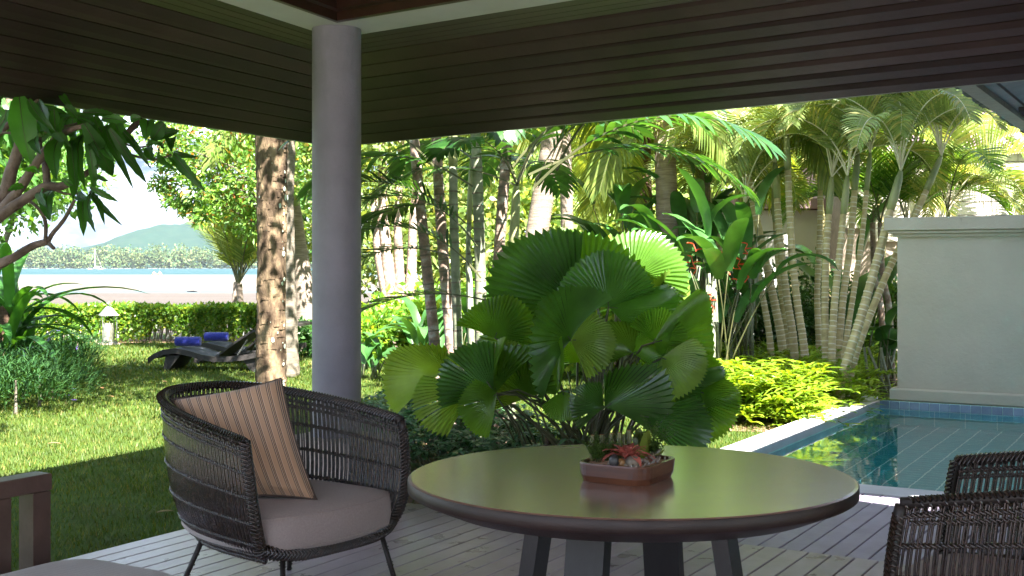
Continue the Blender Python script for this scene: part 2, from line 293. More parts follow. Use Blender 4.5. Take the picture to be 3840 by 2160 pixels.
# far treeline
def leafcloud(centers, rad, n, size, aspect=.5, flat=.7, seed=0, droop=0, shell=.55):
    r = np.random.default_rng(seed); c = np.asarray(centers, float); rad = np.asarray(rad, float).reshape(-1, 1) if np.ndim(rad) else np.full((len(c), 1), rad)
    idx = r.integers(0, len(c), n); d = r.normal(size=(n, 3)); d /= np.linalg.norm(d, axis=1, keepdims=True)
    rr = (shell+(1-shell)*r.random((n, 1))); p = c[idx]+d*rr*rad[idx]*np.array([1, 1, flat])
    a = d+r.normal(size=(n, 3))*.8; a[:, 2] -= droop; a /= np.linalg.norm(a, axis=1, keepdims=True)
    b = np.cross(a, r.normal(size=(n, 3))); b /= np.linalg.norm(b, axis=1, keepdims=True)
    s = size*(.6+.8*r.random((n, 1))); q = np.empty((n, 4, 3)); q[:, 0] = p; q[:, 1] = p+a*s*.45+b*s*aspect*.5; q[:, 2] = p+a*s; q[:, 3] = p+a*s*.45-b*s*aspect*.5
    return q.reshape(-1, 3)
cs = []; rads = []
for i in range(230):
    x = -640+i*4.2+random.uniform(-2, 2); h = random.uniform(13, 24)
    if x > 700: break
    for k in range(3): cs.append((x+random.uniform(-3, 3), 1405+random.uniform(-12, 12), h*(.25+.3*k))); rads.append(random.uniform(5, 8))
put('distant_treeline', npmesh('distant_treeline', leafcloud(cs, rads, 46000, 2.3, 1.1, 1, 3), 4, M['fartree']))
tag(bpy.data.objects['distant_treeline'], 'pale green wood of trees along the far shore below the hill', 'trees', kind='stuff')
# haze is faint and far: one even box
hz, hnt, hb, hout = newmat('haze_air'); hnt.nodes.remove(hb); hp = N(hnt, 'ShaderNodeVolumePrincipled'); hp.inputs['Color'].default_value = (.72, .86, 1, 1); hp.inputs['Density'].default_value = .00005
hnt.links.new(hp.outputs[0], hout.inputs['Volume'])
ho = MB().box((0, 2050, 61), 5200, 4500, 128.4).build('haze', hz); ho['kind'] = 'stuff'
# ------------------------------------------------------------------ sea things
yb = empty('sailing_boat', gx(240, 1000, -1.6), 'white sailing yacht with bare mast moored off the far shore', 'boat')
hb_ = MB()
secs = [(-6, .1, 1.3), (-4, 1.3, 1.1), (0, 1.8, 1.0), (4, 1.6, 1.05), (6, 1.1, 1.1)]; vs = []
for x, w, z in secs: vs += [(x, -w, z), (x, -w*.5, -.3), (x, w*.5, -.3), (x, w, z)]
fs = [(i*4+j, (i+1)*4+j, (i+1)*4+j+1, i*4+j+1) for i in range(4) for j in range(3)]+[(i*4+3, (i+1)*4+3, (i+1)*4, i*4) for i in range(4)]+[(0, 1, 2, 3), (19, 18, 17, 16)]
hb_.add(vs, fs).build('hull', M['white'], yb); MB().box((1, 0, 1.5), 4, 1.8, .8, bev=.2).build('cabin', M['white'], yb)
MB().tube([(-.5, 0, 1), (-.5, 0, 17)], [.28, .16], 6).build('mast', M['white'], yb); MB().tube([(-.5, 0, 2.6), (5, 0, 2.7)], .14, 6).build('boom', M['white'], yb)
for y in (-1, 1): MB().tube([(-5.6 if y > 0 else 5.6, 0, 1.2), (-.5, 0, 16.5)], .05, 4).build('stay', M['white'], yb)
for i, (px, d, lab) in enumerate([(388, 400, 'yellow mooring buoy left of the pair in the shallow water'), (402, 400, 'yellow mooring buoy right of the pair in the shallow water')]):
    o = MB().lathe((0, 0, 0), [(.01, -.3), (.6, -.2), (.8, .2), (.5, .7), (.15, .9), (.01, 1.3)], 10).build('mooring_buoy', mat('buoy_yellow', (.8, .6, .1), 3, .5), smooth=True, loc=gx(px, d, -1.6)); tag(o, lab, 'buoy', 'mooring buoys')
rb = MB(); rb.add([(-1.8, -.3, 0), (1.8, -.3, 0), (2.3, 0, .4), (1.8, .3, 0), (-1.8, .3, 0), (-2.2, 0, .35), (0, .5, .45), (0, -.5, .45)], [(0, 1, 7), (1, 2, 7), (7, 2, 6), (2, 3, 6), (3, 4, 6), (4, 5, 6), (5, 7, 6), (5, 0, 7), (0, 4, 3, 1)])
tag(rb.build('rowing_boat', M['black'], loc=gx(488, 138, -1.59)), 'small dark boat lying on the wet sand in the distance', 'boat'); bpy.data.objects['rowing_boat'].scale = (.4,)*3
# ------------------------------------------------------------------ terrace: decking boards, pool, coping
def setting(name, loc=(0, 0, 0)):
    o = bpy.data.objects.new(name, None); COL.objects.link(o); o.location = loc; o['kind'] = 'structure'; o.empty_display_size = .1; return o
deck = setting('terrace_deck', K); deck.rotation_euler[2] = -TH+PI/2   # local x = u, local y = -v
def local_board(a0, a1, b0, b1, z0, z1, m, name='deck_board', parent=None, bev=.004):
    mb = MB(); mb.box(((a0+a1)/2, -(b0+b1)/2, (z0+z1)/2), a1-a0, b1-b0, z1-z0, bev=bev); return mb.build(name, m, parent)
pitch = .112; b = -.0
me = MB().box((-5.5, 0, -.0125), 11, pitch-.007, .025, bev=.003).mesh('deck_board', M['deck'])
k = 0
while b < 8.2:
    o = put('deck_board', me, parent=deck); o.location = (0, -(b+pitch/2), random.uniform(-.0006, .0006)); b += pitch
local_board(-11, 0, 0, 8.2, -.2, -.034, M['core'], 'deck_joists', deck)
lower = setting('lower_deck', K+UP*-.03); lower.rotation_euler[2] = deck.rotation_euler[2]
me = MB().box((.93, 0, -.0125), 1.83, pitch-.006, .025, bev=.003).mesh('lower_deck_board', M['deck2']); b = 1.6
while b < 9:
    o = put('deck_board', me, parent=lower); o.location = (0, -(b+pitch/2), random.uniform(-.001, .001)); b += pitch
local_board(.01, 1.84, 1.6, 9, -.2, -.034, M['core'], 'deck_joists', lower)
pool = setting('swimming_pool', K); pool.rotation_euler[2] = deck.rotation_euler[2]
def cop(a0, a1, b0, b1, z0, z1, name='coping_slab', m=None): return local_board(a0, a1, b0, b1, z0, z1, m or M['coping'], name, pool, bev=.006)
cop(1.845, 2.15, 1.6, 9.2, -.3, -.03)
cop(1.2, 7.3, 1.45, 1.597, -.4, .0); cop(2.153, 7.0, 1.6, 1.70, -.4, .0)
# basin
PD = 1.25; A0, A1, B0, B1 = 2.15, 6.95, 1.70, 9.2
bm_ = MB()
def pl(a, b, z): return (a, -b, z)
bm_.sheet([pl(A0, B0, -PD), pl(A1, B0, -PD), pl(A1, B1, -PD), pl(A0, B1, -PD)][::-1])
bm_.sheet([pl(A0+.001, B0, -PD), pl(A0+.001, B1, -PD), pl(A0+.001, B1, -.301), pl(A0+.001, B0, -.301)])
bm_.sheet([pl(A1, B0, -PD), pl(A1, B0, .0), pl(A1, B1, .0), pl(A1, B1, -PD)])
bm_.sheet([pl(A0, B0+.001, -PD), pl(A0, B0+.001, -.07), pl(A1, B0+.001, -.07), pl(A1, B0+.001, -PD)]); bm_.sheet([pl(A0, B1, -PD), pl(A1, B1, -PD), pl(A1, B1, -.0), pl(A0, B1, -.0)])
bm_.build('pool_basin', M['grout'], pool)
tme = MB().box((0, 0, .004), .088, .186, .008, bev=.002).mesh('floor_tile', M['tile']); cand = []
for i in range(48):
    for j in range(37):
        a = A0+.05+i*.1; bb = B0+.1+j*.2; w = DK(a, bb, -PD); cand.append((w.y+abs(w.x/w.y-.45)*14 if w.x/w.y < .44 else w.y+3, a, bb))
cand.sort(key=lambda t: t[0])
for _, a, bb in cand[:300]: o = put('floor_tile', tme, parent=pool); o.location = (a, -bb, -PD)
rest = MB()
for _, a, bb in cand[300:]: rest.box((a, -bb, -PD+.004), .088, .186, .008)
rest.build('floor_tiles', M['tile'], pool)['kind'] = 'stuff'
side = MB()
for j in range(24):
    for i in range(12): side.box((A0+.1+j*.2, -(B0+.005), -.16-i*.1), .19, .008, .09)
    for i in range(11): side.box((A1-.005, -(B0+.1+j*.3), -.26-i*.1), .008, .29, .09)
side.build('wall_tiles', M['tile'], pool)['kind'] = 'stuff'
bme = MB().box((0, 0, 0), .01, .093, .13, bev=.003).mesh('band_tile', M['tileband'])
for j in range(60): o = put('band_tile', bme, parent=pool); o.location = (A1-.006, -(B0+.05+j*.1), -.07)
wme = MB().sheet([pl(A0+.001, B0, -.075), pl(A1-.012, B0, -.075), pl(A1-.012, B1, -.075), pl(A0+.001, B1, -.075)][::-1])
wo_ = wme.build('pool_water', M['water']); wo_.location = K; wo_.rotation_euler[2] = deck.rotation_euler[2]; wo_['kind'] = 'structure'
# garden wall behind the pool
gw = empty('garden_wall', DK(6.95, 1.8, 0), 'plain white rendered wall with moulded cap standing at the end of the pool', 'wall', rz=deck.rotation_euler[2])
def wb_(a0, a1, b0, b1, z0, z1, n, m=M['wall'], bev=.006):
    return MB().box(((a0+a1)/2, -(b0+b1)/2, (z0+z1)/2), a1-a0, b1-b0, z1-z0, bev=bev).build(n, m, gw)
wb_(.04, .30, .07, 7.4, .0, 1.72, 'wall_panel', bev=.0); wb_(0, .34, .0, 7.4, .002, .13, 'wall_plinth', bev=.015)
wb_(.0, .34, .03, 7.4, 1.70, 1.735, 'cap_moulding'); wb_(-.04, .38, -.01, 7.4, 1.735, 1.765, 'cap_moulding'); wb_(-.07, .42, -.04, 7.4, 1.767, 1.90, 'wall_cap')
# column
colm = empty('round_column', V((-1.03, 7.05, 0)), 'smooth round lavender-grey column rising to the corner of the roof beam', 'column')
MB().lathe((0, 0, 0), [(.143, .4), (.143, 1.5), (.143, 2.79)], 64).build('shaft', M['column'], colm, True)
MB().box((0.02, -.02, .2), .56, .5, .41, rz=-TH, bev=.02).build('plinth', M['plinth'], colm)
# ------------------------------------------------------------------ roof
roof = empty('pavilion_roof', V((0, 7, 2.8)), 'dark timber-boarded eaves and white beam of the open pavilion roof', 'roof')
RO = V((0, 7, 2.8))
def rb_(mb, name, m): 
    mb.v = [tuple(V(a)-RO) for a in mb.v]; return mb.build(name, m, roof)
def dl(t): a = math.radians(23.8+t*3.5); return V((-math.sin(a), -math.cos(a), 0))
def dr(t): a = math.radians(37+t*3.5); return V((math.cos(a), -math.sin(a), 0))
Bi, Bo, F0, E0 = V((-1.0, 6.86, 2.79)), V((-1.075, 7.33, 2.79)), V((-1.17, 7.98, 2.79)), V((-1.357, 9.25, 2.318))
LL, RL = 6.4, 9.4
def plank(c0, c1, t0, t1, side, m, name, th=.02, gap=.007, length=None):
    d0, d1 = (dl(t0), dl(t1)) if side == 0 else (dr(t0), dr(t1)); ln = length or (LL if side == 0 else RL)
    e = (c1-c0); g = gap/max(e.length, .01)*1.2; a = c0.lerp(c1, g); b_ = c0.lerp(c1, 1-g)
    q = [a, a+d0*ln, b_+d1*ln, b_]; nrm = (q[1]-q[0]).cross(q[3]-q[0]).normalized(); nrm = nrm if nrm.z > 0 else -nrm
    mb = MB(); mb.hexa(q if side == 0 else q[::-1], [p+nrm*th for p in (q if side == 0 else q[::-1])]); return rb_(mb, name, m)
for side in (0, 1):
    plank(Bi, Bo, -.1, 0, side, M['white'], 'beam', th=.14, gap=0)
    lin = MB()
    def lining(c0, c1, t0, t1):
        d0, d1 = (dl(t0), dl(t1)) if side == 0 else (dr(t0), dr(t1)); ln = LL if side == 0 else RL
        o_ = UP*.026; q = [c0+o_, c0+d0*ln+o_, c1+d1*ln+o_, c1+o_]; lin.hexa(q if side == 0 else q[::-1], [p+UP*.03 for p in (q if side == 0 else q[::-1])])
    for i in range(4):
        a_ = (Bo.lerp(F0, i/4), Bo.lerp(F0, (i+1)/4), i*.08, (i+1)*.08); plank(*a_, side, M['soffit'], 'soffit_plank', gap=.005); lining(*a_)
    for i in range(8):
        a_ = (F0.lerp(E0, i/8), F0.lerp(E0, (i+1)/8), .32+i*.085, .32+(i+1)*.085); plank(*a_, side, M['soffit'], 'soffit_plank', gap=.0045); lining(*a_)
    rb_(lin, 'roof_lining', M['core'])
    plank(E0+UP*.001, E0+V((-.012, .045, .001)), 1, 1, side, M['gutter'], 'drip_edge', th=.02, gap=0)
    plank(E0+V((0, 0, .025)), E0+V((-.02, .09, .025)), 1, 1, side, M['core'], 'fascia', th=.12, gap=0)
    # dark trim band round the inner ceiling
    Tp = V((-.965, 6.64, 2.79)); d0 = dl(-.1) if side == 0 else dr(-.1); n0 = (Tp-Bi); 
    plank(Bi+V((0, 0, .0)), Bi+V((.008, -.06, 0)), -.1, -.1, side, M['trim'], 'ceiling_trim', th=.17, gap=0)
    plank(Bi+V((.008, -.06, .05)), Bi+V((.02, -.15, .05)), -.1, -.1, side, M['trim'], 'ceiling_trim', th=.12, gap=0)
cb = MB(); c0 = V((-.97, 6.7, 2.9)); cb.sheet([c0, c0+dl(-.1)*5.8, c0+dl(-.1)*5.8+dr(-.1)*8.8, c0+dr(-.1)*8.8]); rb_(cb, 'ceiling_panel', M['ceil'])
rc = MB(); top = c0+V((0, 0, .35)); e1 = E0+V((-.02, .06, .12)); LT, RT = dl(1)*6, dr(1)*9.2
rc.sheet([e1, e1+RT, top+RT*1+V((-1, -1, 1)), top+V((1.5, -2, 1.4))]); rc.sheet([e1, top+V((1.5, -2, 1.4)), top+LT+V((1, 0, 1)), e1+LT]); rc.sheet([top+V((1.5, -2, 1.4)), top+RT+V((-1, -1, 1)), top+RT+LT, top+LT+V((1, 0, 1))])
rb_(rc, 'roof_covering', M['rooftile'])
# neighbouring wing of the roof on the right
wing = empty('wing_roof', DK(1.5, 3.6, 2.4), 'lower edge of a second roof with mossy tiles and grey soffit, top right', 'roof', rz=deck.rotation_euler[2])
def wg(a0, a1, b0, b1, z0, z1, n, m, zl=0):
    mb = MB(); q = [V((a0, -b0, z0)), V((a1, -b0, z0)), V((a1, -b1, z0+zl)), V((a0, -b1, z0+zl))]; mb.hexa(q[::-1], [p+UP*(z1-z0) for p in q[::-1]]); return mb.build(n, m, wing)
rt = random.Random(3)
for i in range(41):
    a = -.75+i*.17; wg(a, a+.165, -.13+rt.uniform(-.02, .02), .1, .0+rt.uniform(0, .012), .05+rt.uniform(-.01, .01), 'roof_tile', M['rooftile'])
wg(-.75, 6.3, -.03, .06, -.06, -.004, 'gutter', M['gutter']); wg(-.75, 6.3, .063, .13, -.03, .0, 'trim_board', M['greyboard'])
for i in range(9): wg(-.75, 6.3, .14+i*.2, .33+i*.2, -.02+.3*(.2*i), .01+.3*(.2*i), 'soffit_board', M['greyboard'], .057)
wg(-.75, 2.9, -.1, 2.4, .075, .2, 'shading_roof_slab', M['core'], 1.1); wg(2.9, 6.6, -.1, 3.75, .076, .2, 'shading_roof_slab', M['core'], 4.5); wg(-2.5, 6.4, 1.72, 1.95, -2.4, .45, 'unseen_shade_wall', M['wall']); wg(-2.5, -2.3, 1.95, 5, -2.4, .45, 'unseen_shade_wall', M['wall'])  # slabs sloped and unseen walls added to shade the pool and garden wall
MB().box((.62, -.85, .03), .1, 1.5, .24, bev=.03).build('tie_beam', M['black'], wing)
wg(-.75, .57, .3, 1.2, -.0, .03, 'dark_soffit_board', M['black'])
# ------------------------------------------------------------------ stone house and white house behind the palms
sh = empty('stone_house', gx(2480, 19, GZ), 'pale stone-block house with curved mauve roof glimpsed behind the palms at right', 'house')
def houseblocks(par, x0, x1, y, z0, z1, bw, bh, m, depth=3):
    rr = random.Random(1); z = z0; r = 0
    while z < z1:
        x = x0-(r % 2)*bw/2
        while x < x1:
            w = bw*rr.uniform(.9, 1.1); MB().box((x+w/2, y, z+bh/2), w-.012, .12+rr.uniform(0, .012), bh-.012).build('stone_block', m, par); x += w
        z += bh; r += 1
houseblocks(sh, -2.0, 2.6, -.1, 1.9, 3.35, .62, .21, M['stone'])
MB().box((.5, 1.4, 1.6), 5.6, 3, 3.4).build('wall', M['mortar'], sh)
rm = MB(); pr = [(1.0+1.9*math.cos(t), 3.32+.75*math.sin(t)) for t in np.linspace(PI, 0, 15)]
for i in range(14):
    (x0, z0), (x1, z1) = pr[i], pr[i+1]; rm.sheet([(x0, -.3, z0), (x1, -.3, z1), (x1, 3, z1), (x0, 3, z0)])
rm.sheet([(x, -.3, z) for x, z in pr]); rm.build('roof', M['mauve'], sh)
wh = empty('white_house', gx(2075, 20, GZ), 'sunlit white rendered house wall seen in gaps between the yellow palm stems', 'house')
MB().box((0, 1.5, 1.2), 4.2, 3, 2.5).build('wall', M['white'], wh); MB().box((.2, 1.4, 2.55), 4.6, 3.4, .16).build('roof', M['mauve'], wh)
MB().box((1.0, -.02, 1.3), .9, .06, 1.1).build('window', M['sea'], wh)
wh2 = empty('garden_boundary_wall', gx(1300, 26, GZ), 'low white boundary wall far back behind the palms', 'wall')
MB().box((6, 0, .45), 16, .2, .9).build('wall_panel', M['white'], wh2); MB().box((6, 0, .93), 16, .3, .06).build('wall_cap', M['white'], wh2)
# ------------------------------------------------------------------ table
tb = empty('round_table', (0.372, 3.79, 0), 'large round dark-wood dining table with polished top and slanted black legs', 'table')
R = .70
tp = MB(); tp.lathe((0, 0, 0), [(.001, .74), (R-.012, .74), (R-.003, .737)], 128, sy=.955); tp.build('tabletop', M['table'], tb, False)
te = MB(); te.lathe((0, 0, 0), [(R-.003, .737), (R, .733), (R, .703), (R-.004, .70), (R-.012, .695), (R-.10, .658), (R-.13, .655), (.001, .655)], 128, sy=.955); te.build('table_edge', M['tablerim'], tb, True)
for i, (x, y, w, t) in enumerate([(.265, -.115, .125, .05), (.125, .25, .125, .05), (-.268, .115, .125, .05), (-.14, -.24, .125, .05)]):
    d = V((x, y, 0)).normalized(); s_ = V((-d.y, d.x, 0)); mb = MB(); top = V((x, y, .655))*1; bot = V((x, y, 0))+d*.10
    q = lambda c, f: [c-d*t/2*f-s_*w/2*f, c+d*t/2*f-s_*w/2*f, c+d*t/2*f+s_*w/2*f, c-d*t/2*f+s_*w/2*f]
    mb.hexa(q(bot, 1), q(V((x, y, .655)), 1)); mb.build('leg', M['leg'], tb)
# tray centrepiece
TZ = .7405
tr = empty('wooden_tray', (.36, 3.735, TZ), 'rounded square wooden tray garden at the centre of the round table', 'tray', rz=-TH)
def rrect(w, h, r, n=6):
    r = min(r, w*.45, h*.45)
    o = []
    for cx, cy, a0 in ((w/2-r, -h/2+r, -90), (w/2-r, h/2-r, 0), (-w/2+r, h/2-r, 90), (-w/2+r, -h/2+r, 180)):
        for i in range(n+1): a = math.radians(a0+90*i/n); o.append((cx+r*math.cos(a), cy+r*math.sin(a)))
    return o
def loft(mb, rings, m=0, close=True):
    n = len(rings[0]); vs = [p for r_ in rings for p in r_]; fs = [(i*n+j, i*n+(j+1) % n, (i+1)*n+(j+1) % n, (i+1)*n+j) for i in range(len(rings)-1) for j in range(n)]
    if close: fs += [tuple(range(n-1, -1, -1)), tuple((len(rings)-1)*n+j for j in range(n))]
    return mb.add(vs, fs, m)
prof = [(.222, .252, 0), (.235, .265, .02), (.240, .27, .054), (.238, .268, .058), (.222, .252, .058), (.212, .242, .045), (.21, .24, .04)]
mb = MB(); loft(mb, [[(x, y, z) for x, y in rrect(w, h, .055)] for w, h, z in prof]); mb.build('tray_body', M['traywood'], tr)
gv = []; gn = 26
for j in range(gn+1):
    for i in range(gn+1):
        x = (i/gn-.5)*.206; y = (j/gn-.5)*.236; gv.append((x, y, .050+.007*noise.noise(V((x*40, y*40, 0)))+.01*math.exp(-((x+.07)**2+(y-.03)**2)/.003)))
MB().add(gv, [(j*(gn+1)+i, j*(gn+1)+i+1, (j+1)*(gn+1)+i+1, (j+1)*(gn+1)+i) for j in range(gn) for i in range(gn)]).build('sand_bed', M['sand'], tr, True)
def pebble_mesh(sx, sy, sz, m, seed, sub=14):
    mb = MB(); vs = []; rr = random.Random(seed)
    for i in range(9):
        th = PI*i/8
        for j in range(sub):
            ph = 2*PI*j/sub; d = V((math.sin(th)*math.cos(ph), math.sin(th)*math.sin(ph), math.cos(th))); f = 1+.16*noise.noise(d*1.7+V((seed*3, 0, 0)))
            vs.append((d.x*sx*f, d.y*sy*f, d.z*sz*f))
    mb.add(vs, [(i*sub+j, (i+1)*sub+j, (i+1)*sub+(j+1) % sub, i*sub+(j+1) % sub) for i in range(8) for j in range(sub)]); return mb.mesh('pebble', m, True)
def inT(px, py, z): # point on tray height z in world
    g = G(px, py, TZ+z); return g
def topl(name, me, loc, label, cat, group=None, rz=0, scale=1):
    o = put(name, me, loc=loc, rot=(0, 0, rz), scale=scale); return tag(o, label, cat, group)
topl('pebble', pebble_mesh(.016, .014, .021, M['pebD'], 1), G(1544, 1160, TZ+.07), 'black upright pebble at the front left of the tray pebbles', 'pebble', 'pebbles in the tray')
topl('pebble', pebble_mesh(.016, .013, .014, M['pebO'], 2), G(1563, 1165, TZ+.06), 'orange tan pebble between the black and the large grey one', 'pebble', 'pebbles in the tray')
topl('pebble', pebble_mesh(.026, .02, .019, M['pebG'], 3), G(1594, 1162, TZ+.066), 'largest grey and tan pebble at the front of the tray', 'pebble', 'pebbles in the tray')
topl('pebble', pebble_mesh(.016, .02, .014, M['pebW'], 4), G(1652, 1139, TZ+.062), 'pale grey pebble at the right end of the tray', 'pebble', 'pebbles in the tray')
topl('pebble', pebble_mesh(.012, .013, .010, M['pebG'], 5), G(1640, 1147, TZ+.060), 'small speckled grey pebble beside the pale one at the tray right', 'pebble', 'pebbles in the tray')
gr = MB(); rr = random.Random(5)
for i in range(130):
    x = rr.uniform(-.02, .1); y = rr.uniform(-.11, .11); s_ = rr.uniform(.003, .0065); c = V((x, y, .056))
    vs = [c+V((a*s_*rr.uniform(.7, 1.2), b_*s_*rr.uniform(.7, 1.2), 0)) for a, b_ in ((-1, 0), (0, -1), (1, 0), (0, 1))]+[c+V((0, 0, s_*1.1)), c-V((0, 0, s_))]
    gr.add(vs, [(0, 1, 4), (1, 2, 4), (2, 3, 4), (3, 0, 4), (1, 0, 5), (2, 1, 5), (3, 2, 5), (0, 3, 5)])
gr.build('gravel', M['pebW'], tr)['kind'] = 'stuff'
# red star succulent
def ribbonleaf(mb, base, d, L_, w, up=.6, droop=1.2, seg=7, wave=0, fold=.15, m=0, tipw=.0, prof=None, side=None):
    d = V(d).normalized(); side = side or d.cross(UP); side = side.normalized() if side.length > .01 else V((1, 0, 0)); vs = []; p = V(base); e = up
    hz_ = V((d.x, d.y, 0)); hz_ = hz_.normalized() if hz_.length > .01 else V((0, 1, 0))
    for i in range(seg+1):
        t = i/seg; ww = w*(prof(t) if prof else (math.sin(PI*min(1, .12+t*.88))**.7))*.5
        if i == seg: ww = max(ww*.1, tipw)
        nrm = side.cross(hz_*math.cos(e)+UP*math.sin(e)).normalized(); wv = wave*math.sin(i*2.6)
        vs += [p-side*ww+nrm*(fold*ww+wv), p-nrm*0, p+side*ww+nrm*(fold*ww-wv)]
        p = p+(hz_*math.cos(e)+UP*math.sin(e))*(L_/seg); e -= droop/seg
    fs = []
    for i in range(seg): a = i*3; fs += [(a, a+1, a+4, a+3), (a+1, a+2, a+5, a+4)]
    mb.add(vs, fs, m)
rs = empty('red_succulent', G(1577, 1140, TZ+.06), 'coral red star-shaped succulent in the middle of the tray', 'plant'); rs.location = V(((1577*.3975-512)/1200*3.68, 3.68, TZ+.055))
for i in range(19):
    a = i*2.4+.3; lay = i/19; mb = MB(); ribbonleaf(mb, (0, 0, .012), (math.cos(a), math.sin(a), 0), .108-.05*lay, .024, .5+.8*lay, 1.7-.9*lay, 8, .0025, .3); mb.build('succulent_leaf', M['red'], rs)
# cut bamboo
bcol = [(1490, 1113, 88), (1505, 1121, 72), (1515, 1113, 84), (1526, 1117, 76), (1538, 1114, 90), (1548, 1117, 74), (1558, 1116, 96), (1569, 1114, 88), (1583, 1113, 98)]
lab = ['leftmost', 'second from left, short', 'third, taller', 'fourth', 'fifth, behind', 'sixth with rust cap', 'seventh, tall', 'eighth, slender', 'rightmost']
for i, (px, py, h) in enumerate(bcol):
    r_ = .008 if i != 7 else .005; h *= .00078 if i in (1, 3, 5) else .00098
    g = empty('bamboo_culm', V(((px*.3975-512)/1200*(3.75+.02*(i % 3)), 3.75+.02*(i % 3), TZ+.045)), 'cut bamboo stump standing in the tray, '+lab[i]+' of the row', 'bamboo', 'cut bamboo stumps in the tray')
    MB().lathe((0, 0, 0), [(r_, 0), (r_, h*.55), (r_*1.12, h*.57), (r_, h*.59), (r_, h)], 12).build('culm', M['bamboo'], g, True); MB().lathe((0, 0, 0), [(r_, h), (r_*.6, h-.002), (.001, h-.002)], 12).build('cut_end', M['bamtop'], g)
# jade leaves
jd = empty('jade_plant', V(((1600*.3975-512)/1200*3.79, 3.79, TZ+.045)), 'plant with rounded thick green leaves behind the red succulent', 'plant')
def ovleaf(par, off, L_, w, dirv, name='leaf', m=None, up=1.3, droop=.5):
    mb = MB(); ribbonleaf(mb, off, dirv, L_, w, up, droop, 7, 0, .25, prof=lambda t: (math.sin(PI*min(1, .1+.9*t)))**.5); return mb.build(name, m or M['jade'], par)
for off, L_, w, dv, up, dr_ in [((.03, 0, 0), .10, .05, (.5, -.6, 0), 1.5, .15), ((.055, -.03, .02), .045, .035, (.8, -.5, 0), .1, -1.2), ((-.03, .01, .05), .045, .03, (-.6, -.4, 0), .9, .9), ((-.07, -.01, .0), .05, .03, (-.2, -.6, 0), 1.4, .2), ((-.10, -.02, 0), .045, .035, (-.5, -.6, 0), 1.3, .3), ((.0, .02, .07), .05, .035, (.5, -.3, 0), .8, 1.2), ((-.05, .02, .06), .04, .028, (-.5, -.5, 0), 1.1, .8), ((.01, .03, .03), .07, .035, (.1, .3, 0), 1.5, .3)]:
    ovleaf(jd, off, L_, w, dv, up=up, droop=dr_)
def fernlet(loc, label, n, h, spread, seed, sc=1):
    g = empty('small_fern', loc, label, 'plant', 'fine ferns in the tray'); r_ = random.Random(seed)
    for i in range(n):
        a = r_.uniform(0, 2*PI); mb = MB(); ln = h*r_.uniform(.6, 1.05); e = 1.5-r_.uniform(0, spread); p = V((r_.uniform(-.012, .012), r_.uniform(-.012, .012), 0)); d = V((math.cos(a), math.sin(a), 0)); pts = [p.copy()]
        for k in range(9): p = p+(d*math.cos(e)+UP*math.sin(e))*ln/9; e -= .07; pts.append(p.copy())
        mb.tube(pts, .0006, 3)
        for k in range(2, 10):
            for s_ in (-1, 1):
                for q_ in range(3):
                    dd = (d.cross(UP)*s_+V((r_.uniform(-.5, .5), r_.uniform(-.5, .5), r_.uniform(0, .9)))).normalized(); b0 = pts[k]; l2 = .016*(1.2-k/12)*r_.uniform(.7, 1.3); b1 = b0+dd*l2; w_ = dd.orthogonal().normalized()*.0022
                    mb.add([b0, b0+dd*l2*.5+w_, b1, b0+dd*l2*.5-w_], [(0, 1, 2, 3)])
        mb.build('fern_frond', M['minifern'], g)
fernlet(V((.268, 3.725, TZ+.05)), 'feathery green fern tuft at the left end of the tray', 20, .115, .55, 1)
fernlet(V((.45, 3.81, TZ+.05)), 'taller dark feathery fern at the right end of the tray', 22, .15, .5, 2)
# ------------------------------------------------------------------ wicker armchair
def helix(mb, pts, r, R_, pit, ph=0, n=4):
    pts = [V(p) for p in pts]; out = []; acc = 0
    for i, p in enumerate(pts):
        t = (pts[min(i+1, len(pts)-1)]-pts[max(i-1, 0)]).normalized(); a = UP-t*UP.dot(t); a = a.normalized() if a.length > .05 else V((1, 0, 0)); b = t.cross(a)
        if i: acc += (p-pts[i-1]).length
        w = 2*PI*acc/pit+ph; out.append(p+a*math.cos(w)*R_+b*math.sin(w)*R_)
    mb.tube(out, r, n)
def resample(pts, step):
    pts = [V(p) for p in pts]; out = [pts[0]]; acc = 0
    for a, b in zip(pts, pts[1:]):
        l = (b-a).length; d = step-acc
        while d <= l: out.append(a.lerp(b, d/l)); d += step
        acc = (acc+l) % step if l else acc
    return out
def braid(mb, pts, wid, nrmf, r=.0058, step=.0155, lift=.004):
    pts = resample(pts, step)
    for i in range(1, len(pts)-1):
        t = (pts[i+1]-pts[i-1]).normalized(); n = nrmf(pts[i], t); s_ = t.cross(n).normalized()
        for k in (-1, 1):
            c = pts[i]+n*lift; e = pts[i]+s_*k*wid*.5-t*wid*.42
            mb.tube([c+s_*k*-.004+n*.001, (c+e)/2+n*.004, e-n*.004], [r*.8, r, r*.8], 5, caps=False)
def Uplan(th, sc=1, a=.87, b=.43, n=2.5):
    c, s_ = math.cos(th), math.sin(th); return (-a*abs(c)**(2/n), b*math.copysign(abs(s_)**(2/n), s_))
PR = [(1.0, 1.0), (.85, 1.0), (.65, .99), (.5, .975), (.36, .95), (.24, .91), (.14, .86), (.06, .79), (0, .70)]
def rimz(th): return .725+.125*abs(math.cos(th))**.75
def surf(th, h):
    x, y = Uplan(th)
    for (h0, s0), (h1, s1) in zip(PR, PR[1:]):
        if h <= h0 and h >= h1: f = (h0-h)/(h0-h1); s_ = s0+(s1-s0)*f; break
    else: s_ = PR[-1][1] if h < 0 else 1
    fwd = .09*(1-h); zb = .245
    return V((-.40+(x+.40)*s_+fwd*(1+x*.8), y*s_, zb+(rimz(th)-zb)*h))
